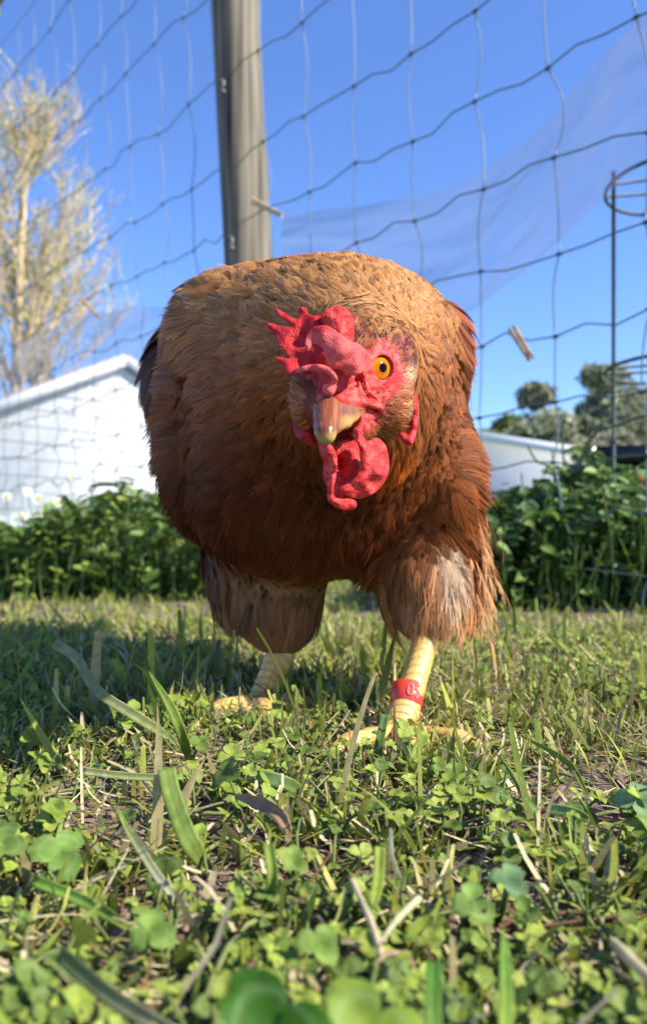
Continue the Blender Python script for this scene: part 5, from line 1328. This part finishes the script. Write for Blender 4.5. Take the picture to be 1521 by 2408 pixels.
# ---- trees
M_bark = mat("pale_bark", attr=True, rough=.85, noise=.3, nscale=6)
M_leafT = mat("tree_foliage", attr=True, rough=.6, trans=.3, noise=.15, nscale=2)
def tree(name, label, dx, dytop, Z, rpx, leafn, lsz, lc, trunkw, bare=False, dyb=None, cw=1.0, bark=(.35, .29, .2), low=.25):
    top = P(dx, dytop, Z); rt = np.array([top[0], Z, 0.]); Ht = top[2]; rc = rpx * Z / FX
    o_ = bpy.data.objects.new(name, None); COL.objects.link(o_); o_.location = tuple(rt); tag(o_, label, "tree")
    mt = MB(); tips = []
    def br(p, d, L, r, dep_):
        n = 7; C = [p]; dd = d
        for i in range(n - 1):
            dd = nrm(dd + R.normal(0, .09, 3) + np.array([0, 0, .05])); C.append(C[-1] + dd * L / (n - 1))
        C = np.array(C); tube(mt, C, np.linspace(r, r * .55, n), 6 if dep_ else 10, np.array(bark) * R.uniform(.8, 1.2), cap=False)
        for q in C[2:]: tips.append((q, dep_))
        if dep_ < (4 if bare else 3):
            for i in range(3 if dep_ else 9):
                k = R.integers(2 if dep_ else 1, n); a = R.uniform(0, 6.3); out = np.array([math.cos(a), math.sin(a), 0]) * cw
                br(C[k], nrm(dd * .55 + out * R.uniform(.5, .95) + [0, 0, .35]), L * R.uniform(.38, .6), r * .42, dep_ + 1)
    if bare:
        def seg(p, d, L, r, n=6, j=.07, up=.06):
            C = [p]; dd = d
            for k in range(n - 1):
                dd = nrm(dd + R.normal(0, j, 3) + np.array([0, 0, up])); C.append(C[-1] + dd * L / (n - 1))
            C = np.array(C); tube(mt, C, np.linspace(r, r * .4, n), 5 if r < .03 else 9, np.array(bark) * R.uniform(.8, 1.2), cap=False); return C, dd
        tk, _ = seg(np.zeros(3), np.array([0, 0, 1.]), Ht * .92, trunkw, 14, .03)
        for i in range(46):
            f = R.uniform(.30, .92); a = R.uniform(0, 6.3); c0 = tk[int(f * 13)]
            C1, d1 = seg(c0, nrm(np.array([math.cos(a) * .75, math.sin(a) * .75, 1.])), Ht * (.42 - .30 * f) * R.uniform(.8, 1.2), trunkw * (.42 - .3 * f), 7)
            for k in range(9):
                a2 = R.uniform(0, 6.3); b_ = C1[R.integers(2, 7)]
                C2, d2 = seg(b_, nrm(d1 * .8 + np.array([math.cos(a2), math.sin(a2), .4]) * .6), Ht * R.uniform(.06, .13), .016, 5)
                for q_ in C2[1:]: tips.append((q_, 2))
                for k2 in range(4):
                    a3 = R.uniform(0, 6.3); C3, _ = seg(C2[R.integers(1, 5)], nrm(d2 * .8 + np.array([math.cos(a3), math.sin(a3), .3]) * .6), Ht * R.uniform(.03, .06), .008, 4)
                    for q_ in C3[1:]: tips.append((q_, 3))
    else:
        ncl = 34; cc_ = R.normal(0, 1, (ncl, 3)); cc_ = nrm(cc_) * (R.random((ncl, 1)) ** .4) * [rc, rc, Ht * (1 - low) * .46] + [0, 0, Ht * (1 + low) * .5]
        crad = rc * R.uniform(.30, .52, ncl)
        tube(mt, np.array([[0, 0, 0], [0, 0, Ht * .4], [0, 0, Ht * .8]]), [trunkw * .6, trunkw * .4, trunkw * .1], 8, np.array(bark) * .4)
        for q_ in cc_: tube(mt, np.array([[0, 0, q_[2] * .6], q_ * .6 + [0, 0, q_[2] * .3], q_]), [trunkw * .2, trunkw * .12, trunkw * .05], 5, np.array(bark) * .4)
    mt.build("trunk", M_bark, o_)
    if bare:
        T_ = np.array([t_[0] for t_ in tips]); T_ = T_[T_[:, 2] > Ht * low]
        i = R.integers(0, len(T_), leafn); q = T_[i] + R.normal(0, rc * .05, (leafn, 3))
    else:
        leafn = leafn * 2; c = None; i = R.integers(0, ncl, leafn); q = cc_[i] + nrm(R.normal(0, 1, (leafn, 3))) * (crad[i] * R.random(leafn) ** .35)[:, None] * [1.1, 1.1, .8]
    mf = MB(); c = np.array(lc) * np.exp(R.normal(0, .25, (leafn, 1))) * (.7 + .6 * fbm(q[:, 0] * 2 / rc + 9, q[:, 2] * 2 / rc + 3, 2))[:, None]
    leafcloud(mf, q, R.normal(0, 1, (leafn, 3)), R.uniform(0, 6.3, leafn), lsz * R.uniform(.6, 1.4, leafn), c, .8)
    mf.build("crown", M_leafT, o_)
R = np.random.default_rng(21)
tree("bare_tree", "tall pale-barked tree with sparse yellow-green spring leaves at the left edge", 22, 185, 14, 190, 5200, .05, (.40, .42, .12), .13, bare=True, cw=.8, bark=(.50, .39, .24), low=.2)
tree("distant_tree", "rounded grey-green tree beyond the low shed, left of the tall one", 1270, 885, 34, 95, 5000, .26, (.25, .27, .17), .35, low=.1)  # distant crowns: haze put into pale greyed leaf colours
tree("distant_tree", "tallest grey-green tree beyond the shed, left of the wire cage stake", 1415, 842, 36, 80, 5000, .28, (.26, .28, .18), .4, low=.1)
tree("distant_tree", "grey-green tree at the far right edge behind the wire cage", 1530, 880, 38, 90, 4500, .28, (.25, .27, .17), .4, low=.1)
tree("distant_tree", "yellow-green tree peeping out beside the hen's right flank", 1165, 935, 30, 50, 3500, .2, (.24, .29, .09), .25, low=.1)
tree("distant_tree", "low olive bush-like tree above the right end of the low shed", 1350, 965, 26, 130, 5000, .22, (.27, .28, .17), .25, low=.0)
tree("distant_tree", "hazy olive tree filling the gap beyond the low shed's ridge", 1225, 985, 28, 75, 4500, .22, (.25, .27, .16), .25, low=.0)
tree("distant_tree", "hazy olive tree between the tall tree and the right edge", 1455, 925, 33, 75, 4500, .26, (.25, .27, .17), .3, low=.0)
tree("distant_tree", "pale olive tree low behind the planter box", 1490, 990, 24, 90, 4000, .2, (.30, .29, .20), .25, low=.0)
tree("distant_tree", "small round grey-green treetop above the white shed's roof", 100, 835, 30, 34, 1800, .16, (.24, .28, .22), .2, low=.35)
# leafy twig hanging in at the top left corner
mb = MB(); c = P(-20, -30, 1.2)
tube(mb, spline(np.array([c + [-.05, 0, .05], c, P(8, 20, 1.2)]), 8) - c, .001, 6, np.array([.15, .13, .05]))
k = 16; q = P(R.uniform(-45, 8, k), R.uniform(-60, 42, k), 1.2) - c
leafcloud(mb, q, R.normal(0, 1, (k, 3)) + [0, -1, .5], R.normal(-1.2, .6, k), R.uniform(.012, .024, k), np.array([.14, .2, .04]) * R.uniform(.7, 1.3, (k, 1)), .6)
o_ = mb.build("leafy_twig", M_weed); o_.location = tuple(c); tag(o_, "green leafy twig tip poking into the top left corner", "twig")
